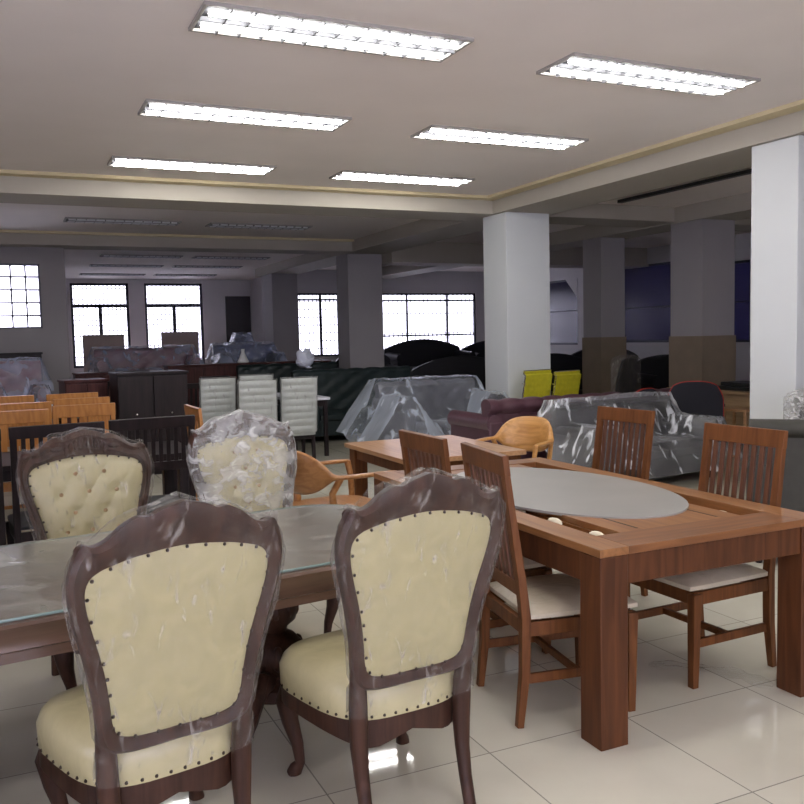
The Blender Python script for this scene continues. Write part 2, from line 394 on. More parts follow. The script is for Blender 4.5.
# window fittings
def window(n, W, plane, pos, vs_, hs, frame=.05, gx=0, gz=0, pane=pane_m, fm=dark_frame, bar=.05):
    """vs_: mullion positions (fractions), hs: transoms (fractions), gx/gz: grille bars"""
    a0, a1, z0, z1 = W
    def bx(mb, u0, u1, t0, t1, w0, w1):
        if plane == 'Y': mb.box(u0, u1, pos+t0, pos+t1, w0, w1)
        else: mb.box(pos+t0, pos+t1, u0, u1, w0, w1)
    mb = MB()
    bx(mb, a0, a0+frame, .04, .12, z0, z1); bx(mb, a1-frame, a1, .04, .12, z0, z1)
    bx(mb, a0, a1, .04, .12, z0, z0+frame); bx(mb, a0, a1, .04, .12, z1-frame, z1)
    for f, w0, w1 in vs_:
        c = a0+(a1-a0)*f; bx(mb, c-bar/2, c+bar/2, .045, .115, z0+(z1-z0)*w0, z0+(z1-z0)*w1)
    for f in hs:
        c = z0+(z1-z0)*f; bx(mb, a0, a1, .045, .115, c-bar/2, c+bar/2)
    root = struct(mb, 'window_%d' % n, fm)
    p = MB(); bx(p, a0+.01, a1-.01, .075, .081, z0+.01, z1-.01); p.build('pane', pane, root, smooth=False)
    if gx or gz:
        g = MB()
        for i in range(1, gx): c = a0+(a1-a0)*i/gx; bx(g, c-.011, c+.011, .125, .147, z0, z1)
        for i in range(1, gz): c = z0+(z1-z0)*i/gz; bx(g, a0, a1, .125, .137, c-.011, c+.011)
        g.build('grille', grille_m, root, smooth=False)
    return root
window(1, W1, 'Y', 15.6, [(i/9, 0, 1) for i in range(1, 9)], [i/5 for i in range(1, 5)], .03, bar=.028, fm=grille_m)
window(2, W2, 'Y', 26, [(.5, 0, .73)], [.73], .07, 14, 16, bar=.1)
window(3, W3, 'Y', 26, [(.5, 0, .73)], [.73], .07, 14, 16, bar=.1)
window(4, W4, 'Y', 22, [(.55, 0, 1)], [.9], .05, 10, 8)
window(5, W5, 'Y', 22, [(.33, 0, 1), (.72, 0, 1)], [.88, .3], .05, 24, 3)
window(6, W6, 'X', 13, [], [.52], .05, pane=pane_dim, bar=.03)
window(7, W7, 'X', 13, [], [.45], .05, pane=pane_dim, bar=.03)
window(8, W8, 'X', 13, [], [.5], .05, pane=pane_dim, bar=.03)
window(10, W_FILL_LEFT, 'X', -5.25, [(i/4, 0, 1) for i in range(1, 4)], [.75], .06, bar=.06)  # added unseen window on the near-left wall, fill daylight
window(9, W_FILL_FRONT, 'Y', -4.25, [(i/5, 0, 1) for i in range(1, 5)], [.75], .06, bar=.06)  # added unseen window behind the camera, fill daylight
# corner fillets of the arched window head
mb = MB(); mb.add([(12.99,17.75,2.93),(12.99,18.25,2.93),(12.99,17.75,2.45),(13.05,17.75,2.93),(13.05,18.25,2.93),(13.05,17.75,2.45)], [(0,1,2),(3,5,4),(0,3,4,1),(1,4,5,2),(2,5,3,0)])
struct(mb, 'trim_1', wall_m)
# dark doorway in the far wall
d = MB(); d.box(6.2, 6.95, 25.93, 26, 0, 2.9); dd = struct(d, 'door_1', plain('dark_door_paint', (.05, .045, .05), .5))
k = MB(); k.blob((6.3, 25.9, 1.05), .04); k.build('door_handle', chrome, dd)
# beams (soffit of the recessed ceilings) and yellow cornice
BX0, BX1 = 6.05, 6.85
YB = (10.12, 10.85)
bm_ = MB()
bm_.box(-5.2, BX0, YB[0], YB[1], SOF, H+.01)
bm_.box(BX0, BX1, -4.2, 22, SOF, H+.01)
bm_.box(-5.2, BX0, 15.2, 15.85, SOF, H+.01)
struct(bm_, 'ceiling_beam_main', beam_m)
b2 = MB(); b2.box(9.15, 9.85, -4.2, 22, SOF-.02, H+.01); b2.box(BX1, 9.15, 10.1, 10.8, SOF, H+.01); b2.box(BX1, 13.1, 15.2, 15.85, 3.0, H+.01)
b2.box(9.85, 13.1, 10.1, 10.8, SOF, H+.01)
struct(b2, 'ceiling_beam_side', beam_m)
for i, a in enumerate(((-5.2, BX0, YB[0]-.17, YB[0]), (BX0-.17, BX0, -4.2, YB[0]-.17), (-5.2, BX0, 15.1, 15.2))):
    mb = MB(); mb.box(a[0], a[1], a[2], a[3], H-.035, H); struct(mb, 'trim_%d' % (i+2), yellow_m)
# columns
def column(x, y, sx, sy, wains=False, top=SOF):
    mb = MB(); mb.box(x, x+sx, y, y+sy, 0, top)
    o = struct(mb, 'column', col_shaded_m if wains or y > 12 else col_m, bevel=.008)
    if wains:
        m2 = MB(); m2.box(x-.015, x+sx+.015, y-.015, y+sy+.015, 0, 1.5); m2.build('wainscot', wains_m, o, smooth=False)
    return o
column(6.1, 9.87, .68, .6); column(6.1, 5.27, .68, .5); column(6.1, 15.6, .72, .62)
column(6.1, 20.7, .65, .9); column(9.2, 9.58, .62, .66, True, SOF-.02); column(9.2, 11.9, .5, .5, True, SOF-.02)
column(6.1, .6, .68, .5)
# thin pipe trays under the side ceiling
mb = MB(); mb.box(7.7, 7.78, 5.2, 9.6, 3.33, 3.37)
tag(mb.build('cable_tray', black_pl, None, smooth=False), 'thin dark cable tray running under the dim side ceiling', 'cable tray')

# ------------------------------------------------------------------ ceiling lamps
def make_fixture(on):
    L, Wd = 1.6, .4
    t = thing('ceiling_light', label='x', cat='ceiling light')
    mb = MB()
    for a in ((-L/2-.02, L/2+.02, -Wd/2-.02, -Wd/2), (-L/2-.02, L/2+.02, Wd/2, Wd/2+.02), (-L/2-.02, -L/2, -Wd/2, Wd/2), (L/2, L/2+.02, -Wd/2, Wd/2)):
        mb.box(a[0], a[1], a[2], a[3], -.02, .0)
    mb.build('frame', fix_frame, t, smooth=False)
    mb = MB(); mb.box(-L/2, L/2, -Wd/2, Wd/2, -.004, 0); mb.build('reflector', refl_on if on else refl_off, t, smooth=False)
    for s in (-1, 1):
        mb = MB(); mb.sweep([(-L/2+.03, s*.1, -.02), (L/2-.03, s*.1, -.02)], .014, 10)
        mb.build('tube', tube_on if on else tube_off, t)
    mb = MB(); n = 12
    for i in range(1, n): x = -L/2+L*i/n; mb.box(x-.004, x+.004, -Wd/2, Wd/2, -.03, -.004) if on else mb.box(x-.003, x+.003, -Wd/2, Wd/2, -.03, -.004)
    mb.box(-L/2, L/2, -.006, .006, -.03, -.004)
    mb.build('louver', alu, t, smooth=False)
    return t
fx_on = make_fixture(True)
XL, XR = 1.90, 4.28
rows = [(4.96, 'nearest'), (6.99, 'middle'), (9.13, 'farthest')]
for y, nm in rows:
    place(fx_on, (XL, y, H), 0, f'lit louvered fluorescent ceiling light, {nm} of the three bright ones on the left', 'lit ceiling lights')
    place(fx_on, (XR, y, H), 0, f'lit louvered fluorescent ceiling light, {nm} of the three bright ones on the right', 'lit ceiling lights')
for y in (2.9, .85):  # two rows added out of view to brighten the room
    for x in (XL, XR):
        place(fx_on, (x, y, H), 0, 'added out-of-view fluorescent fill light overhead behind the picture top', 'added fill lights above the viewer')
fx_off = make_fixture(False)
for i, (x, y) in enumerate(((1.76, 13.6), (3.85, 13.65))):
    place(fx_off, (x, y, H), 0, ('unlit ceiling light with glinting louver between the two beams, left one', 'unlit ceiling light between the two beams, right one')[i], 'unlit ceiling lights')
for j, y in enumerate((19.0, 21.4, 24.2)):
    for i, x in enumerate((2.8, 4.7)):
        place(fx_off, (x, y, H), 0, 'unlit strip ceiling light in the window bay, %s row, %s side' % (('near', 'middle', 'far')[j], ('left', 'right')[i]), 'unlit ceiling lights')

# ------------------------------------------------------------------ carved cream dining chair (local +Y = front)
OUT = [(0,.474),(.08,.472),(.155,.476),(.205,.494),(.226,.54),(.233,.62),(.246,.70),(.266,.79),(.286,.87),(.298,.94),(.299,1.0),(.286,1.055),(.266,1.090),(.240,1.082),(.205,1.094),(.165,1.126),(.125,1.146),(.095,1.144),(.06,1.160),(0,1.176)]
INN = [(0,.512),(.07,.511),(.125,.515),(.168,.530),(.186,.565),(.194,.63),(.206,.71),(.224,.79),(.243,.86),(.256,.92),(.258,.965),(.246,.995),(.222,1.012),(.200,1.020),(.17,1.028),(.135,1.036),(.10,1.041),(.07,1.045),(.04,1.048),(0,1.050)]
LEAN = lambda z: -.225 - .13*max(0, z-.42) - .06*max(0, z-.42)**2
def outline(P, m=64):
    r = [crom(P, i*(len(P)-1)/m) for i in range(m+1)]
    return r + [(-x, z) for x, z in reversed(r[1:-1])]
def panel(inner, y_front, bulge, tuft=None, rings=16):
    """fill of the back frame; tuft(x,z) gives pillow 0..1"""
    cx, cz = 0, .79; n = len(inner); v = []; f = []
    for r in range(1, rings+1):
        s = r/rings
        for x, z in inner:
            X, Z = x*s, cz+(z-cz)*s
            b = bulge*(1-s**3.5)
            if tuft: b = bulge*(1-s**6)*(.42+.58*tuft(X, Z))
            v.append((X, LEAN(Z)+y_front+b, Z))
    v.append((0, LEAN(cz)+y_front+bulge*(tuft(0, cz)*.58+.42 if tuft else 1), cz)); c = len(v)-1
    for r in range(rings-1):
        for k in range(n): f.append((r*n+k, r*n+(k+1) % n, (r+1)*n+(k+1) % n, (r+1)*n+k))
    for k in range(n): f.append((c, (k+1) % n, k))
    return v, f
BUT = [(-.075,.965),(.055,.965),(-.125,.87),(0,.875),(.125,.87),(-.065,.775),(.07,.78),(-.12,.69),(0,.69),(.11,.69),(-.06,.60),(.06,.60)]
def tuft(x, z):
    d = 0
    for bx_, bz in BUT: d = max(d, math.exp(-((x-bx_)**2+(z-bz)**2)/.0009))
    a = (x/.13+(z-.775)/.19)+.5; b = (x/.13-(z-.775)/.19)+.5
    p = (abs(math.sin(PI*a))*abs(math.sin(PI*b)))**.35
    return max(0, .55+.45*p - .75*d)
def seat_poly(grow=0, m=40):
    P = []
    for k in range(m):
        a = 2*PI*k/m; c, s = math.cos(a), math.sin(a)
        e = .55
        x = math.copysign(abs(c)**e, c); y = math.copysign(abs(s)**e, s)
        Y = .045+y*(.265+grow); wx = .225+.085*(y+1)/2+grow
        P.append((x*wx*(1+.02*math.sin(PI*(y+1)/2)), Y + (.03*(1-x*x) if y > .5 else 0)))
    return P
def french_chair():
    t = thing('dining_chair', label='x', cat='chair')
    o, i_ = outline(OUT), outline(INN); n = len(o)
    prof = [(0, .012), (.25, .030), (.55, .022), (.8, .034), (1, .014), (1.0, -.016), (.75, -.028), (.3, -.022), (0, -.012)]
    v = []; f = []
    for (ox, oz), (ix, iz) in zip(o, i_):
        for s, y in prof:
            x, z = ix+(ox-ix)*s, iz+(oz-iz)*s; v.append((x, LEAN(z)+y, z))
    m = len(prof)
    for k in range(n):
        for j in range(m): a, b = k*m+j, k*m+(j+1) % m; c, d_ = ((k+1) % n)*m+(j+1) % m, ((k+1) % n)*m+j; f.append((a, b, c, d_))
    frv, frf = v, f
    v, f = panel(i_, -.008, -.014); link_mesh('rear_panel', v, f, cream_back, t)
    v, f = panel(i_, .004, .028, tuft, 20)
    mb = MB()
    for bx_, bz in BUT: mb.blob((bx_, LEAN(bz)+.016, bz), (.010, .006, .010), 8, 4)
    link_mesh('tufted_panel', v, f, cream, t, extra=(mb, button_m))
    mb = MB(); cum = 0; last = None
    for k in range(n+1):
        x, z = i_[k % n]; p = Vector((x*.985, 0, .79+(z-.79)*.985))
        if last is not None: cum += (p-last).length
        if last is None or cum > .047:
            cum = 0
            for y in (.017, -.019): mb.blob((p.x, LEAN(p.z)+y, p.z), (.0056, .005, .0056), 6, 4)
        last = p
    fr = link_mesh('back_frame', frv, frf, walnut, t, extra=(mb, nail_m))
    mb = MB()   # carved crest leaves
    for q in range(-4, 5):
        mb.blob((q*.022, LEAN(1.12)+.034, 1.115-.0025*q*q), (.013, .012, .028), 8, 5)
    for s in (-1, 1): mb.blob((s*.258, LEAN(1.08)+.026, 1.068), (.022, .014, .018), 8, 5); mb.blob((s*.13, LEAN(1.1)+.03, 1.088), (.03, .010, .013), 8, 5)
    mb.build('crest_carving', walnut, fr)
    # seat
    P = seat_poly(); Q = seat_poly(.006); m = len(P); v = []; f = []
    lv = [(P, .352, 1.0), (Q, .365, 1.0), (Q, .43, 1.005), (P, .462, .985), (P, .480, .93), (P, .492, .80), (P, .500, .5), (P, .503, .2)]
    for pl, z, s in lv:
        for x, y in pl: v.append((x*s, .03+(y-.03)*s, z))
    for a in range(len(lv)-1):
        for k in range(m): f.append((a*m+k, a*m+(k+1) % m, (a+1)*m+(k+1) % m, (a+1)*m+k))
    f.append(tuple((len(lv)-1)*m+k for k in range(m))); f.append(tuple(reversed(range(m))))
    scv, scf = v, f
    mb = MB()
    cum = 0; last = None
    for k in range(m*4+1):
        i0 = (k//4) % m; fr_ = (k % 4)/4; a, b = Q[i0], Q[(i0+1) % m]; p = Vector((a[0]+(b[0]-a[0])*fr_, a[1]+(b[1]-a[1])*fr_, .372))
        if last is not None: cum += (p-last).length
        if last is None or cum > .036: cum = 0; mb.blob(p, .0058, 6, 4)
        last = p
    link_mesh('seat_cushion', scv, scf, cream, t, extra=(mb, nail_m))
    # apron with a shaped lower edge
    R_ = seat_poly(.004); S_ = seat_poly(-.03); v = []; f = []
    for x, y in R_: v.append((x, y, .362))
    for x, y in R_: v.append((x, y, .285+.018*math.cos(x*22)))
    for x, y in S_: v.append((x, y, .285+.018*math.cos(x*22)))
    for x, y in S_: v.append((x, y, .362))
    for a in range(4):
        for k in range(m): b = (a+1) % 4; f.append((a*m+k, a*m+(k+1) % m, b*m+(k+1) % m, b*m+k))
    link_mesh('seat_rail', v, f, walnut, t)
    for s in (-1, 1):
        mb = MB(); mb.sweep([(s*.205, LEAN(.56), .56), (s*.200, -.228, .47), (s*.198, -.222, .38), (s*.196, -.218, .29), (s*.194, -.225, .2), (s*.192, -.245, .1), (s*.190, -.275, 0)],
                            [(.026,.020), (.028,.024), (.030,.026), (.029,.027), (.024,.023), (.021,.020), (.020,.019)], 12, .6)
        mb.build('leg', walnut, t)
        mb = MB(); mb.sweep([(s*.215, .225, .37), (s*.235, .245, .33), (s*.250, .262, .28), (s*.240, .255, .2), (s*.222, .240, .12), (s*.215, .236, .05), (s*.225, .250, .025), (s*.232, .26, 0)],
                            [.030, .040, .040, .030, .022, .018, .024, .026], 12, .3)
        mb.build('leg', walnut, t)
    # clear wrap bag over the back
    return t
def chair_wrap(t, mat, seed=0, zb=.40, name='plastic_wrap', seat=True):
    def half(z):
        pts = [(q[1], q[0]) for q in OUT[3:13]]
        if z <= pts[0][0]: return .222
        for (a, b), (c, d_) in zip(pts, pts[1:]):
            if a <= z <= c: return b+(d_-b)*(z-a)/(c-a)
        return .262
    def top(x):
        pts = sorted([(q[0], q[1]) for q in OUT[12:]]); x = min(abs(x), .262)
        for (a, b), (c, d_) in zip(pts, pts[1:]):
            if a <= x <= c: return b+(d_-b)*(x-a)/(c-a)
        return 1.09
    n, m = 96, 46; v = []; f = []
    for j in range(m+1):
        tt = j/m
        zz = zb+(1.10-zb)*min(1, tt/.86)
        for k in range(n):
            a = 2*PI*k/n; c, s = math.cos(a), math.sin(a)
            w_ = half(zz)+.011; x = math.copysign(abs(c)**.45, c)*w_; y = math.copysign(abs(s)**.6, s)*.047
            zt = top(x)+.005
            z = zb+(zt-zb)*min(1, tt/.88)
            if tt > .88: y *= math.cos((tt-.88)/.12*PI/2)+.001; z = zt+.004*math.sin((tt-.88)/.12*PI/2)
            p = Vector((x, y, z)); q = p*9+Vector((seed*3.1, 0, seed))
            amp = .006+.008*max(0, tt-.55)/.45
            dn = noise.noise(q)*amp+abs(noise.noise(q*2.3))*amp*.8+abs(noise.noise(q*5))*amp*.35
            v.append((x*(1+dn*1.5), LEAN(z)+y+(dn if s > 0 else -dn), z+(dn*.9 if tt > .7 else 0)))
    for j in range(m):
        for k in range(n): f.append((j*n+k, j*n+(k+1) % n, (j+1)*n+(k+1) % n, (j+1)*n+k))
    o = link_mesh(name, v, f, mat, t)
    return o
fc = french_chair()
C1_ = place(fc, (.362, 2.69, 0), math.radians(10), 'cream carved walnut chair with its plain back to us, nearest, left of its twin')
C2_ = place(fc, (1.155, 2.75, 0), math.radians(5), 'cream carved walnut chair with its back to us, beside the brown slatted chair')
C0_ = place(fc, (-.47, 2.45, 0), math.radians(8), 'cream-seated carved chair cut off by the lower left picture corner')
F1_ = place(fc, (.40, 4.20, 0), PI+math.radians(8), 'cream button-tufted chair facing us across the glass table, left of its twin')
F2_ = place(fc, (1.225, 4.40, 0), PI+math.radians(6), 'cream button-tufted chair facing us across the glass table, under glaring crumpled film')
F0_ = place(fc, (-.44, 4.08, 0), PI+math.radians(8), 'wrapped carved chair edge showing at the left picture border behind the glass table')
for o, s in ((C1_, 1), (C2_, 2), (C0_, 3), (F1_, 4), (F0_, 6)): chair_wrap(o, film_chair, s); o['group'] = 'carved cream chairs around the glass table'
chair_wrap(F2_, film_bright, 5); F2_['group'] = 'carved cream chairs around the glass table'
F2_.scale = (1.02, 1.0, 1.02); F1_.scale = (1.05, 1, 1)

# ------------------------------------------------------------------ glass-topped dark dining table
gt = thing('dining_table', (.12, 3.385, 0), math.radians(7.5), 'long dark carved dining table with rounded ends and two pedestals', 'table')
def stadium(hx, hy, r, m=10):
    P = []
    for cx, cy, a0 in ((hx-r, hy-r, 0), (-hx+r, hy-r, PI/2), (-hx+r, -hy+r, PI), (hx-r, -hy+r, 1.5*PI)):
        for k in range(m+1): a = a0+PI/2*k/m; P.append((cx+r*math.cos(a), cy+r*math.sin(a)))
    return P
HX, HY = 1.52, .56
def ringstack(levels):
    m = len(levels[0][0]); v = []; f = []
    for P, z in levels: v += [(x, y, z) for x, y in P]
    for a in range(len(levels)-1):
        for k in range(m): f.append((a*m+k, a*m+(k+1) % m, (a+1)*m+(k+1) % m, (a+1)*m+k))
    f.append(tuple(range(m-1, -1, -1))); f.append(tuple((len(levels)-1)*m+k for k in range(m)))
    return v, f
S = lambda d, r=.30: stadium(HX+d, HY+d, r+d)
v, f = ringstack([(S(-.06), .635), (S(-.02), .640), (S(-.02), .672), (S(-.008), .680), (S(-.012), .712), (S(.0), .735), (S(.004), .755), (S(-.004), .764)])
link_mesh('tabletop', v, f, walnut_top, gt)
def pedestal(cx):
    mb = MB(); mb.lathe([(.06,.60),(.11,.62),(.11,.60),(.06,.57),(.055,.54),(.09,.51),(.105,.47),(.09,.42),(.055,.39),(.05,.37),(.085,.35),(.12,.31),(.125,.27),(.10,.22),(.07,.19),(.09,.17),(.13,.15),(.13,.10)], cx, 0, 24)
    for q in range(10):
        a = 2*PI*q/10; mb.blob((cx+.105*math.cos(a), .105*math.sin(a), .28), (.028, .028, .055), 8, 5); mb.blob((cx+.088*math.cos(a), .088*math.sin(a), .47), (.02, .02, .035), 8, 5)
    p = mb.build('pedestal', walnut, gt)
    for a in (PI/4, 3*PI/4, -PI/4, -3*PI/4):
        c, s = math.cos(a), math.sin(a); mb = MB()
        mb.sweep([(cx+c*r, s*r, z) for r, z in ((.06,.17),(.14,.19),(.22,.15),(.30,.085),(.37,.055),(.41,.05))], [(.03,.05),(.032,.05),(.032,.045),(.03,.038),(.03,.042),(.02,.05)], 10, .4)
        mb.sweep([(cx+c*r, s*r, z) for r, z in ((.41,.05),(.43,.08),(.405,.105),(.38,.09))], [.03,.026,.02,.012], 8)
        mb.blob((cx+c*.38, s*.38, .02), (.035, .035, .02), 8, 4)
        mb.build('scroll_foot', walnut, p)
pedestal(.88); pedestal(-.88)
gl = MB(); GS = lambda d: stadium(HX-.03+d, HY-.03+d, .28+d)
v, f = ringstack([(GS(0), .7655), (GS(.002), .768), (GS(.002), .773), (GS(0), .7755)])
gz = thing('glass_sheet', gt.location.copy(), gt.rotation_euler.z, 'clear glass sheet with greenish edge covering the dark carved table', 'glass sheet')
top_f = [f[-1]]; link_mesh('pane', v, top_f, clear_glass, gz, smooth=False)
m_ = len(GS(0)); link_mesh('polished_edge', v, f[:-2], green_edge, gz)

# ------------------------------------------------------------------ teak table with sunk slots and an oval glass inset
X0, X1, Y0, Y1, ZT = 2.0, 3.19, 2.6, 4.78, .782
tt = thing('dining_table', (X0, Y0, 0), 0, 'large square-legged teak table with an oval grey glass inset and open slots', 'table')
WX, LY = X1-X0, Y1-Y0
mb = MB(); mb.box(0, .135, 0, LY, ZT-.032, ZT); mb.build('left_rail', teak_y, tt, bevel=.003)
mb = MB(); mb.box(WX-.135, WX, 0, LY, ZT-.032, ZT); mb.build('right_rail', teak_y, tt, bevel=.003)
mb = MB(); mb.box(.135, WX-.135, 0, .20, ZT-.032, ZT); mb.build('end_rail', teak_x, tt, bevel=.003)
mb = MB(); mb.box(.135, WX-.135, LY-.16, LY, ZT-.032, ZT); mb.build('end_rail', teak_x, tt, bevel=.003)
mb = MB(); mb.box(.265, WX-.265, .20, LY-.16, ZT-.034, ZT-.004)
mb.build('centre_panel', teak_y, tt, bevel=.002)
mb = MB(); mb.box(.135, .265, .20, LY-.16, ZT-.075, ZT-.062); mb.box(WX-.265, WX-.135, .20, LY-.16, ZT-.075, ZT-.062)
mb.box(.255, .2652, .20, LY-.16, ZT-.075, ZT-.034); mb.box(WX-.2652, WX-.255, .20, LY-.16, ZT-.075, ZT-.034)
mb.box(.128, .1352, .20, LY-.16, ZT-.075, ZT-.03); mb.box(WX-.1352, WX-.128, .20, LY-.16, ZT-.075, ZT-.03)
mb.box(.135, .265, .194, .2002, ZT-.075, ZT-.03); mb.box(WX-.265, WX-.135, .194, .2002, ZT-.075, ZT-.03)
mb.build('slot_floor', teak_y, tt, smooth=False)
mb = MB()
for gx_ in (.375, WX-.375):
    mb.box(gx_-.005, gx_+.005, .24, .60, ZT-.006, ZT-.0035)
mb.build('groove', black_wood, tt, smooth=False)
mb = MB(); ov = [((WX/2)+.025+.475*math.cos(2*PI*k/64)*1.0, 1.15+.80*math.sin(2*PI*k/64)) for k in range(64)]
mb.prism(ov, ZT-.010, ZT+.004); mb.build('oval_glass', grey_glass, tt, bevel=.002)['label'] = 'oval grey glass inset'
mb = MB()
mb.box(.012, .037, .13, LY-.13, ZT-.15, ZT-.032); mb.box(WX-.037, WX-.012, .13, LY-.13, ZT-.15, ZT-.032)
mb.box(.13, WX-.13, .012, .037, ZT-.15, ZT-.032); mb.box(.13, WX-.13, LY-.037, LY-.012, ZT-.15, ZT-.032)
mb.build('apron', teak_leg, tt, bevel=.002)
for lx in (.0, WX-.13):
    for ly in (.0, LY-.13):
        mb = MB(); mb.box(lx, lx+.13, ly, ly+.13, 0, ZT-.032); mb.build('leg', teak_leg, tt, bevel=.004)
FO = [((.222, .31), 0), ((.225, .62), .1), ((.225, .92), .2), ((WX-.225, .36), .3), ((WX-.20, 1.35), .2), ((.225, 1.25), .2)]
FL = ['crumb of cream foam in the left table slot, closest to the table corner', 'crumb of cream foam in the left table slot, second from the corner', 'crumb of cream foam in the left table slot, third from the corner',
      'crumb of cream foam in the right table slot near the tall slatted chair', 'crumb of cream foam far along the right table slot', 'crumb of cream foam far along the left table slot beside the slatted chair']
for ((fx, fy), r), lb in zip(FO, FL):
    mb = MB(); mb.blob((X0+fx, Y0+fy, ZT-.036), (.026, .05, .022), 10, 6); o = mb.build('foam_piece', foam)
    tag(o, lb, 'foam', 'foam crumbs in the table slots')

# light teak table behind
def plain_table(x0, x1, y0, y1, z, top, leg, label, lw=.11, name='dining_table', inset=.03):
    t = thing(name, ((x0+x1)/2, (y0+y1)/2, 0), 0, label, 'table'); hx, hy = (x1-x0)/2, (y1-y0)/2
    mb = MB(); mb.box(-hx, hx, -hy, hy, z-.035, z); mb.build('tabletop', top, t, bevel=.004)
    mb = MB(); i = inset+.02
    mb.box(-hx+i, -hx+i+.022, -hy+i, hy-i, z-.12, z-.035); mb.box(hx-i-.022, hx-i, -hy+i, hy-i, z-.12, z-.035)
    mb.box(-hx+i+.022, hx-i-.022, -hy+i, -hy+i+.022, z-.12, z-.035); mb.box(-hx+i+.022, hx-i-.022, hy-i-.022, hy-i, z-.12, z-.035)
    mb.build('apron', leg, t, bevel=.002)
    for sx in (-1, 1):
        for sy in (-1, 1):
            cx, cy = sx*(hx-inset-lw/2), sy*(hy-inset-lw/2)
            mb = MB(); mb.box(cx-lw/2, cx+lw/2, cy-lw/2, cy+lw/2, 0, z-.035); mb.build('leg', leg, t, bevel=.003)
    return t
plain_table(2.48, 3.45, 5.34, 6.52, .75, oak_y, teak, 'light brown plain wooden table behind the oval glass table')

# ------------------------------------------------------------------ slat-back chairs
def slat_chair(name, wd, dp, ht, m, md, seatm, ns=8, rail=.085, midrail=.54, lean=.085, label='x', seat_z=.45, post=.045):
    t = thing(name, label=label, cat='chair'); h = wd/2
    yb = -dp/2; yl = lambda z: yb - (lean*(z-seat_z)/(ht-seat_z) if z > seat_z else 0)
    for s in (-1, 1):
        mb = MB(); x = s*(h-post/2)
        mb.sweep([(x, yb-.03, 0), (x, yb-.005, .22), (x, yb, seat_z), (x, yl(.62)+.004, .62), (x, yl(.85), .85), (x, yl(ht-.005), ht-.005)],
                 [(post*.5,post*.45),(post*.62,post*.6),(post*.62,post*.65),(post*.62,post*.55),(post*.62,post*.48),(post*.62,post*.4)], 4, 0)
        mb.build('back_post', m, t, bevel=.003)
    mb = MB(); z0, z1 = ht-rail, ht
    mb.bar((0, yl(z0), z0), (0, yl(z1), z1), wd, .028); mb.build('top_rail', m, t, bevel=.004)
    mb = MB(); mb.bar((0, yl(midrail), midrail), (0, yl(midrail+.06), midrail+.06), wd-post*1.6, .022); mb.build('lower_back_rail', m, t, bevel=.002)
    g = wd-post*2.4
    for i in range(ns):
        x = -g/2+g*(i+.5)/ns
        mb = MB(); mb.bar((x, yl(midrail+.05), midrail+.05), (x, yl(z0+.01), z0+.01), g/ns*.52, .013); mb.build('back_slat', md, t, bevel=.002)
    for s in (-1, 1):
        mb = MB(); x = s*(h-.024+.01); mb.bar((x*.97, dp/2-.024, 0), (x, dp/2-.024, seat_z-.02), .034, .034, .046, .046); mb.build('leg', m, t, bevel=.003)
    mb = MB(); z0, z1 = seat_z-.075, seat_z-.015
    mb.box(-h+.02, h-.02, dp/2-.045, dp/2-.02, z0, z1); mb.box(-h+.02, h-.02, yb-.005, yb+.02, z0, z1)
    for s in (-1, 1): mb.box(s*(h-.02)-.011, s*(h-.02)+.011, yb, dp/2-.02, z0, z1)
    mb.build('seat_frame', m, t, bevel=.003)
    mb = MB()
    for s in (-1, 1): mb.box(s*(h-.03)-.009, s*(h-.03)+.009, yb-.015, dp/2-.03, .175, .215)
    mb.box(-h+.03, h-.03, -.02, 0, .18, .21)
    mb.build('stretcher', m, t, bevel=.002)
    mb = MB(); mb.cushion(-h+.005, h-.005, yb+.015, dp/2+.01, seat_z-.015, seat_z+.045, .03, .015); mb.build('seat_cushion', seatm, t)
    return t
sc_ = slat_chair('dining_chair', .49, .50, 1.12, teak, teak_d, cream_seat)
sg = 'slatted teak chairs around the oval glass table'
place(sc_, (2.15, 3.10, 0), -PI/2+math.radians(-9), 'brown slat-back chair pushed in at the oval-glass table, left side, nearest', sg)
place(sc_, (2.18, 3.79, 0), -PI/2+math.radians(0), 'brown slat-back chair at the oval-glass table left side, the far one', sg)
place(sc_, (2.955, 3.13, 0), PI/2+math.radians(2), 'brown slat-back chair at the oval-glass table right side, nearest and fully facing us', sg)
place(sc_, (3.17, 4.28, 0), PI/2+math.radians(3), 'brown slat-back chair at the oval-glass table right side, far one before the wrapped sofa', sg)
# loose film dropped on the floor
def floor_film(x, y, L, W_, rz, label, seed):
    v = []; f = []; n, m = 26, 12
    for j in range(m+1):
        for i in range(n+1):
            u, w_ = i/n-.5, j/m-.5; px = u*L; py = w_*W_*(.5+.9*abs(noise.noise(Vector((u*4, seed, 0)))))
            z = .004+.035*abs(noise.noise(Vector((px*14, py*14, seed))))*max(0, 1-3.6*w_*w_)
            v.append((px, py+.05*math.sin(u*5+seed), z))
    for j in range(m):
        for i in range(n): a = j*(n+1)+i; f.append((a, a+1, a+n+2, a+n+1))
    o = link_mesh('plastic_scrap', v, f, film_floor); o.location = (x, y, 0); o.rotation_euler.z = rz
    return tag(o, label, 'plastic film', 'scraps of film on the floor')
floor_film(2.93, 2.98, .55, .16, -1.1, 'torn scrap of clear film on the tiles under the right slatted chair', 1)
floor_film(2.6, 3.75, .3, .2, .4, 'crumpled clear film on the tiles under the middle of the oval-glass table', 4)

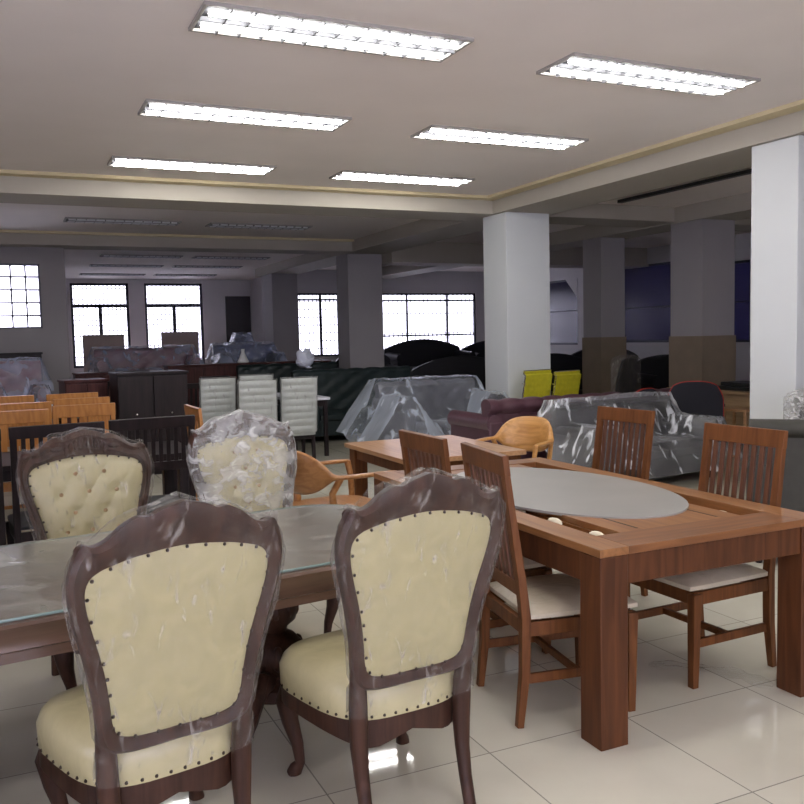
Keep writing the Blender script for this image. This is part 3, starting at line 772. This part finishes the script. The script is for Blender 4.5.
# ------------------------------------------------------------------ curved-back armchairs
def shell_chair(wood_m, seat_m, label):
    t = thing('armchair', label=label, cat='armchair')
    n = 40; v = []; f = []; R_ = .275
    for i in range(n+1):
        u = i/n*2-1; a = -PI/2 + u*1.72
        e = abs(u)
        k = max(0, 1-(e/.62)**3.0) if e < .62 else 0
        if abs(a+PI/2) <= PI/2: x, y = R_*1.02*math.cos(a), R_*math.sin(a)
        else: x, y = math.copysign(R_*1.02, u), (abs(a+PI/2)-PI/2)*R_*6.2
        x, y = (x, y)
        zt = .66+.165*k; zb = .632-.11*k
        th = .013+.012*(1-k)
        no = Vector((math.cos(a), math.sin(a), 0)) if abs(a+PI/2) <= PI/2 else Vector((math.copysign(1, u), 0, 0))
        fl = .035*k
        for s, z, o2 in ((1, zt, fl), (-1, zt, fl), (-1, (zt+zb)/2, 0), (-1, zb, -.03*k), (1, zb, -.03*k), (1, (zt+zb)/2, 0)):
            p = Vector((x, y, z))+no*(s*th+o2); v.append(p)
    for i in range(n):
        for j in range(6): f.append((i*6+j, i*6+(j+1) % 6, (i+1)*6+(j+1) % 6, (i+1)*6+j))
    f.append(tuple(range(6))); f.append(tuple(n*6+j for j in reversed(range(6))))
    link_mesh('back_shell', v, f, wood_m, t, sub=1)
    mb = MB(); P = [(.25*math.copysign(abs(math.cos(2*PI*k/32))**.6, math.cos(2*PI*k/32)), .01+.235*math.copysign(abs(math.sin(2*PI*k/32))**.6, math.sin(2*PI*k/32))) for k in range(32)]
    v, f = ringstack([([(x*.96, y*.96) for x, y in P], .385), (P, .395), (P, .42), ([(x*.95, y*.95) for x, y in P], .432), ([(x*.6, y*.6) for x, y in P], .424)])
    link_mesh('seat', v, f, seat_m, t)
    for s in (-1, 1):
        mb = MB(); mb.sweep([(s*.25, -.21, 0), (s*.235, -.16, .25), (s*.225, -.13, .45), (s*.235, -.14, .55), (s*.262, -.10, .645)], [.013, .018, .022, .018, .02], 10)
        mb.build('leg', wood_m, t)
        mb = MB(); mb.sweep([(s*.27, .26, 0), (s*.268, .25, .3), (s*.272, .24, .55), (s*.28, .225, .645)], [.014, .019, .018, .02], 10)
        mb.build('leg', wood_m, t)
    return t
honey2 = wood('brown_ash', (.30, .125, .035), (.45, .21, .07), .35, .4, 'X')
ac = shell_chair(honey2, honey2, 'low curved-back honey wood armchair left of the plain wooden table'); ac.location = (2.02, 5.50, 0); ac.rotation_euler.z = -PI/2+.12; ac.scale = (1.22, 1.22, 1.09)
ac2 = shell_chair(honey, brown_seat, 'light honey armchair with curved back and brown seat behind the two wooden tables'); ac2.location = (3.95, 6.28, 0); ac2.scale = (1.06, 1.06, 1.06); ac2.rotation_euler.z = PI/2+.55

# ------------------------------------------------------------------ dark slat chairs and orange chairs, left background
dk = slat_chair('dining_chair', .56, .48, 1.10, black_wood, black_wood, black_lth, 9, .075, .74, .06)
for i, (x, y, r) in enumerate(((-.32, 6.0, .06), (.275, 6.08, .08), (.865, 6.17, .08))):
    place(dk, (x, y, 0), r, ('black-brown slat-back chair at the left picture border behind the tufted chairs', 'black-brown slat-back chair behind the left tufted chair', 'black-brown slat-back chair with open slats between the two tufted chairs')[i], 'black-brown slatted chairs')
plain_table(-1.2, 1.35, 6.75, 7.65, .74, black_wood, black_wood, 'black-brown long dining table behind the row of dark slatted chairs')
dk2 = slat_chair('dining_chair', .5, .46, 1.02, black_wood, black_wood, black_lth, 6, .07, .5, .06)
og = slat_chair('dining_chair', .54, .46, 1.05, orange, orange, cream_seat, 5, .11, .5, .05)
OL = [(.64, 8.55, 'orange-brown chair behind the dark chairs, front one of the right-hand file'), (.70, 9.55, 'orange-brown chair, middle one of the right-hand file, a rail above the front one'), (.68, 10.5, 'orange-brown chair, rearmost of the right-hand file'),
      (.06, 8.2, 'orange-brown chair at the left border, front one of the left-hand file'), (.13, 9.2, 'orange-brown chair at the left border, middle one of the left-hand file'), (.02, 10.5, 'orange-brown chair at the left border, rearmost of the left-hand file')]
for x, y, lb in OL: place(og, (x, y, 0), .06, lb, 'orange-brown chairs in files')
place(og, (1.72, 7.35, 0), -PI/2+.02, 'orange-brown chair turned sideways right of the dark slatted chairs', 'orange-brown chairs in files')
plain_table(-.6, 1.25, 11.95, 13.3, .76, white_cloth, orange, 'white-topped table far behind the orange chairs')

# ------------------------------------------------------------------ pale wrapped high-back chairs
def parson(leg_m, label='x'):
    t = thing('dining_chair', label=label, cat='chair')
    v = []; f = []; n, m = 12, 40
    for j in range(m+1):
        z = .46+(1.12-.46)*j/m
        rib = .010*abs(math.sin(j/m*PI*8))
        for i in range(n+1):
            x = (i/n-.5)*.44; e = (1-abs(i/n*2-1)**6)
            v.append((x, -.20-.09*(z-.46)+.03*e+rib*e, z))
    off = len(v)
    for j in range(m+1):
        z = .46+(1.12-.46)*j/m; rib = .012*abs(math.sin(j/m*PI*8))
        for i in range(n+1): e = (1-abs(i/n*2-1)**6); v.append(((i/n-.5)*.44, -.235-.09*(z-.46)-.012*e-rib*e, z))
    w_ = n+1
    for j in range(m):
        for i in range(n): a = j*w_+i; f.append((a, a+1, a+w_+1, a+w_)); b = a+off; f.append((b, b+w_, b+w_+1, b+1))
        for i in (0, n): a = j*w_+i; f.append((a, a+w_, a+off+w_, a+off))
    for i in range(n): a = m*w_+i; f.append((a, a+1, a+1+off, a+off)); f.append((i, i+off, i+1+off, i+1))
    link_mesh('backrest', v, f, white_fab, t)
    mb = MB(); mb.cushion(-.22, .22, -.21, .23, .41, .49, .03, .015); mb.build('seat_cushion', white_fab, t)
    mb = MB(); mb.box(-.21, .21, -.2, .21, .37, .41); mb.build('seat_frame', leg_m, t, bevel=.003)
    for sx in (-1, 1):
        for sy in (-1, 1):
            mb = MB(); mb.bar((sx*.19, sy*.19-(.02 if sy < 0 else 0), 0), (sx*.19, sy*.18, .38), .034, .034, .045, .045); mb.build('leg', leg_m, t, bevel=.003)
    v = []; f = []; n, m = 40, 24
    for j in range(m+1):
        z = .47+(1.135-.47)*j/m
        for k in range(n):
            a = 2*PI*k/n; c, s = math.cos(a), math.sin(a); x = math.copysign(abs(c)**.35, c)*.232; y = -.215-.09*(z-.46)+math.copysign(abs(s)**.5, s)*.045
            d_ = noise.noise(Vector((x*14, y*14, z*14)))*.008; v.append((x+d_, y+d_, z+d_))
    for j in range(m):
        for k in range(n): f.append((j*n+k, j*n+(k+1) % n, (j+1)*n+(k+1) % n, (j+1)*n+k))
    f.append(tuple(m*n+k for k in range(n)))
    link_mesh('plastic_wrap', v, f, film_pale, t)
    return t
pc = parson(black_wood)
pg = 'pale high-back chairs under film'
for x, y, r, lb in ((3.23, 10.25, .02, 'pale grey film-wrapped chair left of the wrapped tufted sofa, the rightmost of its row'), (2.67, 10.05, 0, 'pale grey film-wrapped chair with ribbed back, middle one of its row'),
                    (2.40, 11.0, .1, 'pale bluish film-wrapped chair, leftmost of its row behind the orange chair'), (3.05, 11.5, 0, 'pale film-wrapped chair standing in the second row behind the ribbed ones')):
    place(pc, (x, y, 0), r, lb, pg)
plain_table(3.45, 4.0, 11.0, 12.5, .80, white_cloth, black_wood, 'white-topped small table beside the rightmost pale wrapped chair', .05)

# ------------------------------------------------------------------ sofas
def heightfield_wrap(boxes, mat, parent, x0, x1, y0, y1, k=2.6, nx=70, ny=36, off=.02, zmin=.05, seed=0, amp=.03, edge=None):
    Hh = [[-9]*(nx+1) for _ in range(ny+1)]; dx = (x1-x0)/nx; dy = (y1-y0)/ny
    for j in range(ny+1):
        for i in range(nx+1):
            X, Y = x0+i*dx, y0+j*dy
            for a, b, c, d_, z in boxes:
                if a-.015 <= X <= b+.015 and c-.015 <= Y <= d_+.015: Hh[j][i] = max(Hh[j][i], z+off)
    for it in range(60):
        ch = False
        for j in range(ny+1):
            for i in range(nx+1):
                for di, dj in ((1,0),(-1,0),(0,1),(0,-1),(1,1),(-1,-1),(1,-1),(-1,1)):
                    a, b = j+dj, i+di
                    if 0 <= a <= ny and 0 <= b <= nx:
                        q = Hh[a][b]-k*math.hypot(di*dx, dj*dy)
                        if q > Hh[j][i]+1e-4: Hh[j][i] = q; ch = True
        if not ch: break
    v = []; f = []
    for j in range(ny+1):
        for i in range(nx+1):
            X, Y = x0+i*dx, y0+j*dy
            nz = noise.noise(Vector((X*5+seed, Y*5, Hh[j][i]*3)))*amp+abs(noise.noise(Vector((X*13, Y*13+seed, 0))))*amp*.6
            v.append((X, Y, max(Hh[j][i], zmin)+max(0, nz)))
    ok = lambda j, i: Hh[j][i] > zmin+.02
    for j in range(ny):
        for i in range(nx):
            if ok(j, i) or ok(j+1, i+1) or ok(j+1, i) or ok(j, i+1): a = j*(nx+1)+i; f.append((a, a+1, a+nx+2, a+nx+1))
    return link_mesh('plastic_wrap', v, f, mat, parent)
def sofa(label, W_, D, hb, ha, hs, mat, wrap=None, style='roll', ns=3, cat='sofa', name='sofa', foot=.1, tufted=True, wmargin=.12, wright=None, k=2.6, fm=black_wood):
    """front = local -Y ... built facing -Y; back at +Y"""
    t = thing(name, label=label, cat=cat); h = W_/2; aw = .20 if style == 'roll' else .16; bt = .20
    mb = MB(); mb.box(-h+.04, h-.04, -D/2+.03, D/2-.03, foot, hs-.12); mb.build('base', mat, t, bevel=.02, seg=3)
    # back: tufted front face with rolled top
    nx, nz = 16*ns, 26; v = []; f = []; iw = W_-.06
    yf = D/2-bt
    prof = []
    zt = hb
    r = .085 if style == 'roll' else .06
    # profile from seat up the front, over the roll, down the rear
    prof += [(yf, hs-.1+(zt-r*1.2-hs+.1)*q/12, 1) for q in range(13)]
    yc, zc = yf+r*.75, zt-r
    for q in range(1, 18):
        a = PI - PI*1.3*q/17
        prof.append((yc+math.cos(a)*r*1.25, zc+math.sin(a)*r, .6))
    prof += [(yc+r*.5, zt-r*2.0, 0), (D/2-.03, hs*.8, 0), (D/2-.03, foot, 0)]
    for i in range(nx+1):
        X = -iw/2+iw*i/nx; u = i/nx*ns*4
        for (y, z, tf) in prof:
            dsp = 0
            if tf and tufted:
                a = u*.5+z*4.2; b = u*.5-z*4.2
                dsp = -.035*((abs(math.sin(PI*a))*abs(math.sin(PI*b)))**.4) if tf == 1 else -.014*abs(math.sin(PI*u*.5))**.5
            if tf == .6 and tufted:
                g = 1-.30*(1-abs(math.sin(PI*u*.55))**.45); y, z, dsp = yc+(y-yc)*g, zc+(z-zc)*g, 0
            elif tf == .6: dsp = 0
            v.append((X, y+dsp, z))
    m = len(prof)
    for i in range(nx):
        for j in range(m-1): f.append((i*m+j, i*m+j+1, (i+1)*m+j+1, (i+1)*m+j))
    f.append(tuple(range(m))); f.append(tuple(nx*m+j for j in reversed(range(m))))
    link_mesh('backrest', v, f, mat, t)
    for s in (-1, 1):
        mb = MB(); xi, xo = s*(h-aw), s*(h-.02)
        mb.box(min(xi, xo), max(xi, xo), -D/2, D/2-.05, foot, ha-.06)
        a_ = mb.build('arm', mat, t, bevel=.03, seg=3)
        mb = MB()
        if style == 'roll': mb.sweep([(s*(h-aw*.45), -D/2-.015, ha-.085), (s*(h-aw*.45), D/2-.06, ha-.085)], .095, 20)
        else: mb.sweep([(s*(h-aw*.5), -D/2+.0, ha-.05), (s*(h-aw*.5), D/2-.06, ha-.05)], (.085, .05), 16, .5)
        mb.build('arm_roll', mat, a_)
    sw = (W_-2*aw)/ns
    for i in range(ns):
        mb = MB(); x = -h+aw+sw*i; mb.cushion(x+.004, x+sw-.004, -D/2-.01, yf-.01, hs-.13, hs, .04, .025); mb.build('seat_cushion', mat, t)
    for sx in (-1, 1):
        for sy in (-1, 1):
            mb = MB(); mb.lathe([(.022, 0), (.03, foot*.4), (.036, foot+.01)], sx*(h-.1), sy*(D/2-.1), 10); mb.build('leg', fm, t)
    if wrap:
        boxes = [(-h, h, -D/2, D/2-bt, hs+.02), (-h, h, D/2-bt-.04, D/2, hb+.01), (-h, -h+aw+.02, -D/2-.02, D/2, ha+.02), (h-aw-.02, h, -D/2-.02, D/2, ha+.02)]
        heightfield_wrap(boxes, wrap, t, -h-wmargin, h+(wmargin if wright is None else wright), -D/2-wmargin, D/2+.06, k, nx=int(28*W_), ny=30, zmin=foot+.02)
    return t
def put(o, x, y, rz=0, z=0): o.location = (x, y, z); o.rotation_euler.z = rz; return o
put(sofa('grey button-tufted sofa under clear film left of the white column', 1.52, .95, 1.0, .80, .46, grey_lth, film_sofa, wmargin=.5, wright=.04, k=1.35), 5.21, 10.2, .03)
put(sofa('aubergine leather sofa with fluted rolled back, its back to us', 1.9, .92, .90, .72, .44, purple_lth, fm=black_wood), 5.62, 8.42, PI+.02)
put(sofa('charcoal leather sofa under creased clear film behind the oval-glass table chairs', 1.75, .95, .86, .62, .42, dgrey_lth, film_sofa2, 'flat', 2, tufted=False, wmargin=.2, k=2.0), 6.08, 7.32, .12)
put(sofa('dark aubergine fluted sofa behind the creased-film sofa', 1.05, .75, .86, .66, .42, purple_lth, None, 'roll', 2), 7.78, 8.90, PI)
put(sofa('olive grey sofa back at the right picture border beside the white column', 1.3, .85, .98, .74, .44, olive_grey, None, 'flat', 1, tufted=False), 5.25, 4.12, 2.335)
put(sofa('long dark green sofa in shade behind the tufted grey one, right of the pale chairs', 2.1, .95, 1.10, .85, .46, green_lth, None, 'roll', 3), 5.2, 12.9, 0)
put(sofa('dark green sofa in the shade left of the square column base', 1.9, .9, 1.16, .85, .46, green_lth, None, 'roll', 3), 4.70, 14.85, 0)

# ------------------------------------------------------------------ office chairs and desk
def office_chair(label, fab, trim=None, top=1.08, wd=.48, ribs=False, arms=True, wrapped=None, chrome_frame=False):
    t = thing('office_chair', label=label, cat='office chair')
    z0 = .56; v = []; f = []; n, m = 14, 30
    for side in (0, 1):
        for j in range(m+1):
            q = j/m; z = z0+(top-z0)*q
            w_ = wd/2*(1 if ribs else (1-.35*max(0, q-.55)**1.6*2.2))
            for i in range(n+1):
                u = i/n*2-1; y = .22-.10*q+.0+.03*(1-u*u)*(1 if not ribs else .3)
                if ribs: y += .002*math.sin(q*PI*14) + (.03 if q > .93 else 0)
                v.append((u*w_, y-(.02 if side else -.015) + .0, z if ribs else z-.05*(abs(u)**3)*q))
    w_ = n+1; off = w_*(m+1)
    for j in range(m):
        for i in range(n): a = j*w_+i; f.append((a, a+1, a+w_+1, a+w_)); b = a+off; f.append((b, b+w_, b+w_+1, b+1))
        for i in (0, n): a = j*w_+i; f.append((a, a+w_, a+off+w_, a+off))
    for i in range(n): a = m*w_+i; f.append((a, a+1, a+1+off, a+off)); f.append((i, i+off, i+1+off, i+1))
    br = link_mesh('backrest', v, f, fab, t)
    if trim or chrome_frame:
        mb = MB(); pts = [v[j*w_] for j in range(m+1)]+[v[m*w_+i] for i in range(1, n)]+[v[j*w_+n] for j in range(m, -1, -1)]
        mb.sweep([(p[0], p[1]-.016, p[2]) for p in pts], .012, 6); mb.build('back_piping' if trim else 'back_frame', trim or chrome, br)
    if ribs:
        mb = MB(); mb.box(-wd/2-.005, wd/2+.005, .165, .195, top-.17, top-.15); mb.box(-wd/2, wd/2, .19, .21, z0+.08, z0+.1); mb.build('cross_bar', chrome, br, bevel=.004)
    mb = MB(); mb.cushion(-.24, .24, -.26, .2, .44, .52, .03, .02); mb.build('seat', fab, t)
    mb = MB(); mb.bar((0, .16, .45), (0, .25, .62), .07, .02); mb.build('back_support', black_pl, t, bevel=.004)
    mb = MB(); mb.lathe([(.03, .1), (.03, .26), (.022, .27), (.022, .44)], 0, 0, 14); mb.build('gas_column', black_pl, t)
    mb = MB()
    for q in range(5):
        a = 2*PI*q/5+.3; mb.bar((0, 0, .12), (.3*math.cos(a), .3*math.sin(a), .075), .05, .03, .03, .02, xdir=(-math.sin(a), math.cos(a), 0))
    st = mb.build('star_base', chrome if chrome_frame else black_pl, t, bevel=.004)
    for q in range(5):
        a = 2*PI*q/5+.3; mb = MB(); mb.blob((.3*math.cos(a), .3*math.sin(a), .03), .03, 10, 6); mb.build('caster', black_pl, st)
    if arms:
        for s in (-1, 1):
            mb = MB(); mb.sweep([(s*.24, 0, .47), (s*.29, 0, .52), (s*.30, 0, .68)], .016, 8); mb.box(s*.3-.035, s*.3+.035, -.13, .12, .68, .715); mb.build('armrest', black_pl, t, bevel=.008)
    if wrapped:
        mb = MB(); mb.cushion(-wd/2-.03, wd/2+.03, .08, .27, z0-.03, top+.03, .05, .02); mb.build('plastic_wrap', wrapped, t)
    return t
put(office_chair('bright yellow ribbed office chair in front of the white column', yellow_fab, ribs=True, wd=.50, top=1.11, arms=False, chrome_frame=True), 6.37, 9.38, .25)
put(office_chair('bright yellow ribbed office chair just right of the white column', yellow_fab, ribs=True, wd=.52, top=1.08, arms=False, chrome_frame=True), 6.90, 9.46, .3)
put(office_chair('black office chair with red piping on its rounded back, before the desk', black_fab, red_trim, .98, .62), 7.55, 7.98, 2.4)
put(office_chair('black office chair with red piped back, mostly hidden behind the wrapped sofa', black_fab, red_trim, .90, .5), 7.0, 8.36, .2+PI)
put(office_chair('tall black leather office chair in shiny film left of the brown-based column', black_lth, None, 1.2, .46, wrapped=film_chair), 8.35, 10.0, .3)
oc = office_chair('black swivel chair with whitish film on the right border against the white column', black_pl, None, 1.05, .44, wrapped=film_bright); put(oc, 6.0, 4.85, .25)
# desk
dt = thing('desk', (8.78, 8.5, 0), 0, 'light wood office desk behind the red-piped black chair', 'desk')
desk_w = wood('desk_laminate', (.30, .19, .10), (.40, .27, .15), .4, .2, 'Y')
mb = MB(); mb.box(-.36, .36, -.95, .95, .765, .80); mb.build('desktop', desk_w, dt, bevel=.003)
mb = MB(); mb.box(-.30, -.275, -.88, .88, .25, .765); mb.build('modesty_panel', desk_w, dt, smooth=False)
for s in (-1, 1):
    mb = MB(); mb.box(-.33, .33, s*.9-.015, s*.9+.015, 0, .765); mb.build('side_panel', desk_w, dt, smooth=False)
mb = MB(); mb.box(-.25, .2, -.3, .3, 0, .035); mb.box(-.03, .03, -.08, .08, .03, .08)
# flat black case lying on the desk
mb = MB(); mb.box(-.28, .28, -.45, .45, 0, .05); mb.box(-.2, .2, -.35, .35, .05, .10)
o = mb.build('monitor_case', black_pl, None, bevel=.01); o.location = (8.82, 8.3, .80); tag(o, 'flat black case lying on the light wood desk', 'case')
sd = thing('stool', (8.14, 7.85, 0), .3, 'pale wooden side stool between the red-piped chair and the desk', 'stool')
mb = MB(); mb.box(-.17, .17, -.17, .17, .6, .63); mb.build('seat', oak_y, sd, bevel=.004)
for sx in (-1, 1):
    for sy in (-1, 1):
        mb = MB(); mb.bar((sx*.17, sy*.17, 0), (sx*.13, sy*.13, .6), .035, .035); mb.build('leg', oak_y, sd, bevel=.003)

# ------------------------------------------------------------------ dim background furniture
def cabinet(x, y, w_, d_, h, mat, label, rz=0, name='cabinet', nd=2):
    t = thing(name, (x, y, 0), rz, label, 'cabinet')
    mb = MB(); mb.box(-w_/2, w_/2, -d_/2+.02, d_/2, .06, h-.03); mb.box(-w_/2+.04, w_/2-.04, -d_/2+.05, d_/2-.03, 0, .06); mb.build('body', mat, t, bevel=.003)
    mb = MB(); mb.box(-w_/2-.015, w_/2+.015, -d_/2-.01, d_/2+.01, h-.03, h); mb.build('top', mat, t, bevel=.005)
    for i in range(nd):
        a = -w_/2+w_*i/nd; mb = MB(); mb.box(a+.006, a+w_/nd-.006, -d_/2, -d_/2+.022, .09, h-.05); dr = mb.build('door', mat, t, bevel=.004)
        mb = MB(); mb.blob((a+w_/nd/2, -d_/2-.012, h*.6), .014, 8, 5); mb.build('knob', chrome, dr)
    return t
cabinet(.92, 11.55, .5, .5, 1.15, maroon_wood, 'brown wooden cabinet end behind the orange chairs, under the left window', .1)
cabinet(1.62, 10.9, .82, .55, 1.24, black_wood, 'black lacquered cabinet in the shade behind the dark chairs', .05)
cabinet(-.3, 15.3, 1.8, .4, 1.47, black_wood, 'black cabinet standing below the bright paned window at left', 0, nd=4)
bc = [(2.4, 12.2, 'dark slatted chair right of the black cabinet, left of two'), (2.95, 13.0, 'dark slatted chair right of the black cabinet, right of two'), (1.3, 13.9, 'dark slatted chair standing beyond the white-topped table'),
      (1.05, 14.75, 'dark slatted chair close to the wall end beside the paned window'), (3.1, 14.3, 'dark slatted chair behind the pale wrapped chairs')]
for x, y, lb in bc: place(dk2, (x, y, 0), .1, lb, 'dark slatted chairs in the shade')
put(sofa('maroon armchair in glinting film below the paned window', .85, .8, 1.36, .95, .6, maroon_lth, film_blue, 'roll', 1, cat='armchair', name='armchair'), .18, 14.25, .1)
# window bay: display platform with sofas on top
mb = MB(); mb.box(1.7, 6.0, 17.0, 20.2, 0, .58); tag(mb.build('display_platform', maroon_wood, None, bevel=.01), 'low dark display platform carrying the sofas of the window bay', 'platform')
put(sofa('maroon tufted sofa in glossy film in front of the left window of the bay', 2.0, .95, .90, .68, .46, maroon_lth, film_blue, 'roll', 3), 2.66, 18.0, .0, .58)
put(sofa('navy sofa in bluish film in front of the right window of the bay', 1.35, .95, .92, .7, .46, blue_lth, film_blue, 'roll', 2), 4.74, 18.1, 0, .58)
cabinet(4.28, 16.2, 3.1, .5, 1.16, maroon_wood, 'long low maroon wooden sideboard in front of the window bay sofas', 0, name='sideboard', nd=5)
cabinet(1.85, 16.2, 1.4, .5, 1.08, maroon_wood, 'maroon wooden chest right of the wall end, before the maroon sofa', 0, name='sideboard', nd=3)
for x0, x1, zt, lb in ((2.05, 3.15, 1.82, 'plain brown board leaning in the left window of the bay'), (4.15, 5.2, 1.86, 'plain brown board leaning in the right window of the bay')):
    t = MB(); t.box(x0, x1, 25.2, 25.25, 0, zt); tag(t.build('board', card, None, bevel=.004), lb, 'board', 'brown boards at the windows')
# wrapped bundle by the doorway
mb = MB(); mb.cushion(-.42, .42, -.4, .4, .0, 1.0, .3, .35, 14, 14)
th = thing('armchair', (5.95, 23.2, .35), 0, 'bundled round armchair in bluish-white film beside the dark doorway', 'armchair')
mb.build('body', blue_lth, th)
heightfield_wrap([(-.42, .42, -.4, .4, 1.15), (-.2, .2, -.2, .2, 1.42)], film_blue, th, -.6, .6, -.6, .6, 2.5, 24, 24, zmin=.1)
mb = MB(); mb.box(-.5, .5, -.5, .5, 0, .35); pl = mb.build('plinth', black_wood, None, bevel=.01); pl.location = (5.95, 23.2, 0); tag(pl, 'dark plinth under the bundled armchair by the doorway', 'plinth')
# white vase on the sideboard, crumpled film on the green sofa
mb = MB(); mb.lathe([(.09, 0), (.11, .02), (.07, .10), (.045, .16), (.03, .20), (.035, .26)], 0, 0, 18); vz = mb.build('vase', white_pl); vz.location = (4.15, 16.15, 1.16)
tag(vz, 'small white vase on the maroon sideboard', 'vase')
mb = MB(); mb.blob((0, 0, .13), (.15, .1, .14), 28, 18)
for q in mb.v: q += q.normalized()*(noise.noise(q*11)*.10)
cv = mb.build('film_bundle', plain('white_film_bundle', (.62, .64, .75), .3, bump=.8, bscale=12)); cv.location = (4.42, 13.25, 1.125)
tag(cv, 'crumpled white bundle of film on top of the dark green sofa', 'film bundle')
# far right-hand aisle: dark sofas with curved backs in front of the wide window
mb = MB(); mb.box(8.0, 12.0, 16.4, 20.0, 0, .4); tag(mb.build('display_platform', black_wood, None, bevel=.01), 'low black display platform before the wide barred window', 'platform')
def camel(label, W_, h, mat, x, y, z=0, rz=0):
    t = thing('sofa', (x, y, z), rz, label, 'sofa'); n = 24; P = []
    for i in range(n+1):
        u = i/n*2-1; P.append((u*W_/2, h*(.80+.20*math.cos(u*PI*.5)**.8)))
    v = [(x_, .30, z_) for x_, z_ in P]+[(x_, .45, z_-.02) for x_, z_ in P]+[(x_, .30, .1) for x_, _ in P]+[(x_, .45, .1) for x_, _ in P]; f = []; w_ = n+1
    for i in range(n): f += [(i, i+1, w_+i+1, w_+i), (i, 2*w_+i, 2*w_+i+1, i+1), (w_+i, w_+i+1, 3*w_+i+1, 3*w_+i), (2*w_+i, 3*w_+i, 3*w_+i+1, 2*w_+i+1)]
    f += [(0, w_, 3*w_, 2*w_), (n, 2*w_+n, 3*w_+n, w_+n)]
    link_mesh('backrest', v, f, mat, t, bevel=.02)
    for s in (-1, 1): mb = MB(); mb.sweep([(s*(W_/2-.08), -.42, h*.62), (s*(W_/2-.08), .36, h*.66)], .1, 14); mb.box(s*(W_/2-.08)-.07, s*(W_/2-.08)+.07, -.4, .36, .1, h*.6); mb.build('arm', mat, t)
    mb = MB(); mb.box(-W_/2+.1, W_/2-.1, -.4, .35, .1, .34); mb.build('base', mat, t, bevel=.02)
    for i in range(2): mb = MB(); mb.cushion(-W_/2+.17+i*(W_/2-.17), -W_/2+.17+(i+1)*(W_/2-.17), -.42, .3, .3, .46, .04, .03); mb.build('seat_cushion', mat, t)
    for sx in (-1, 1):
        for sy in (-.35, .38): mb = MB(); mb.lathe([(.025, 0), (.035, .11)], sx*(W_/2-.1), sy, 8); mb.build('leg', black_wood, t)
    return t
camel('black arched-back sofa before the wide barred window, left one', 2.0, 1.12, black_lth, 9.1, 18.2, .4)
camel('black arched-back sofa before the wide barred window, right one', 1.7, 1.05, black_lth, 11.05, 18.3, .4)
camel('black arched-back sofa before the narrow barred window, left of the wide column', 1.3, 1.35, black_lth, 7.25, 17.4, .0)
camel('dark sofa with arched back right behind the long green sofa', 2.0, 1.22, black_lth, 7.6, 13.6)
pt = plain_table(8.0, 9.3, 15.3, 15.9, 1.08, white_cloth, black_wood, 'pale-topped high table glinting among the black sofas', .06, 'console_table')
camel('black sofa in the dark aisle right of the white column', 1.9, 1.2, black_lth, 9.75, 13.8)
camel('black sofa in the dark aisle between the two brown-based columns', 1.8, 1.15, black_lth, 11.2, 12.3)
camel('black sofa under the dim window at the right wall', 1.9, 1.3, black_lth, 11.9, 15.0)
plain_table(10.6, 12.2, 8.2, 9.4, 1.0, black_wood, black_wood, 'black high table in the dark corner behind the light wood desk', .08)
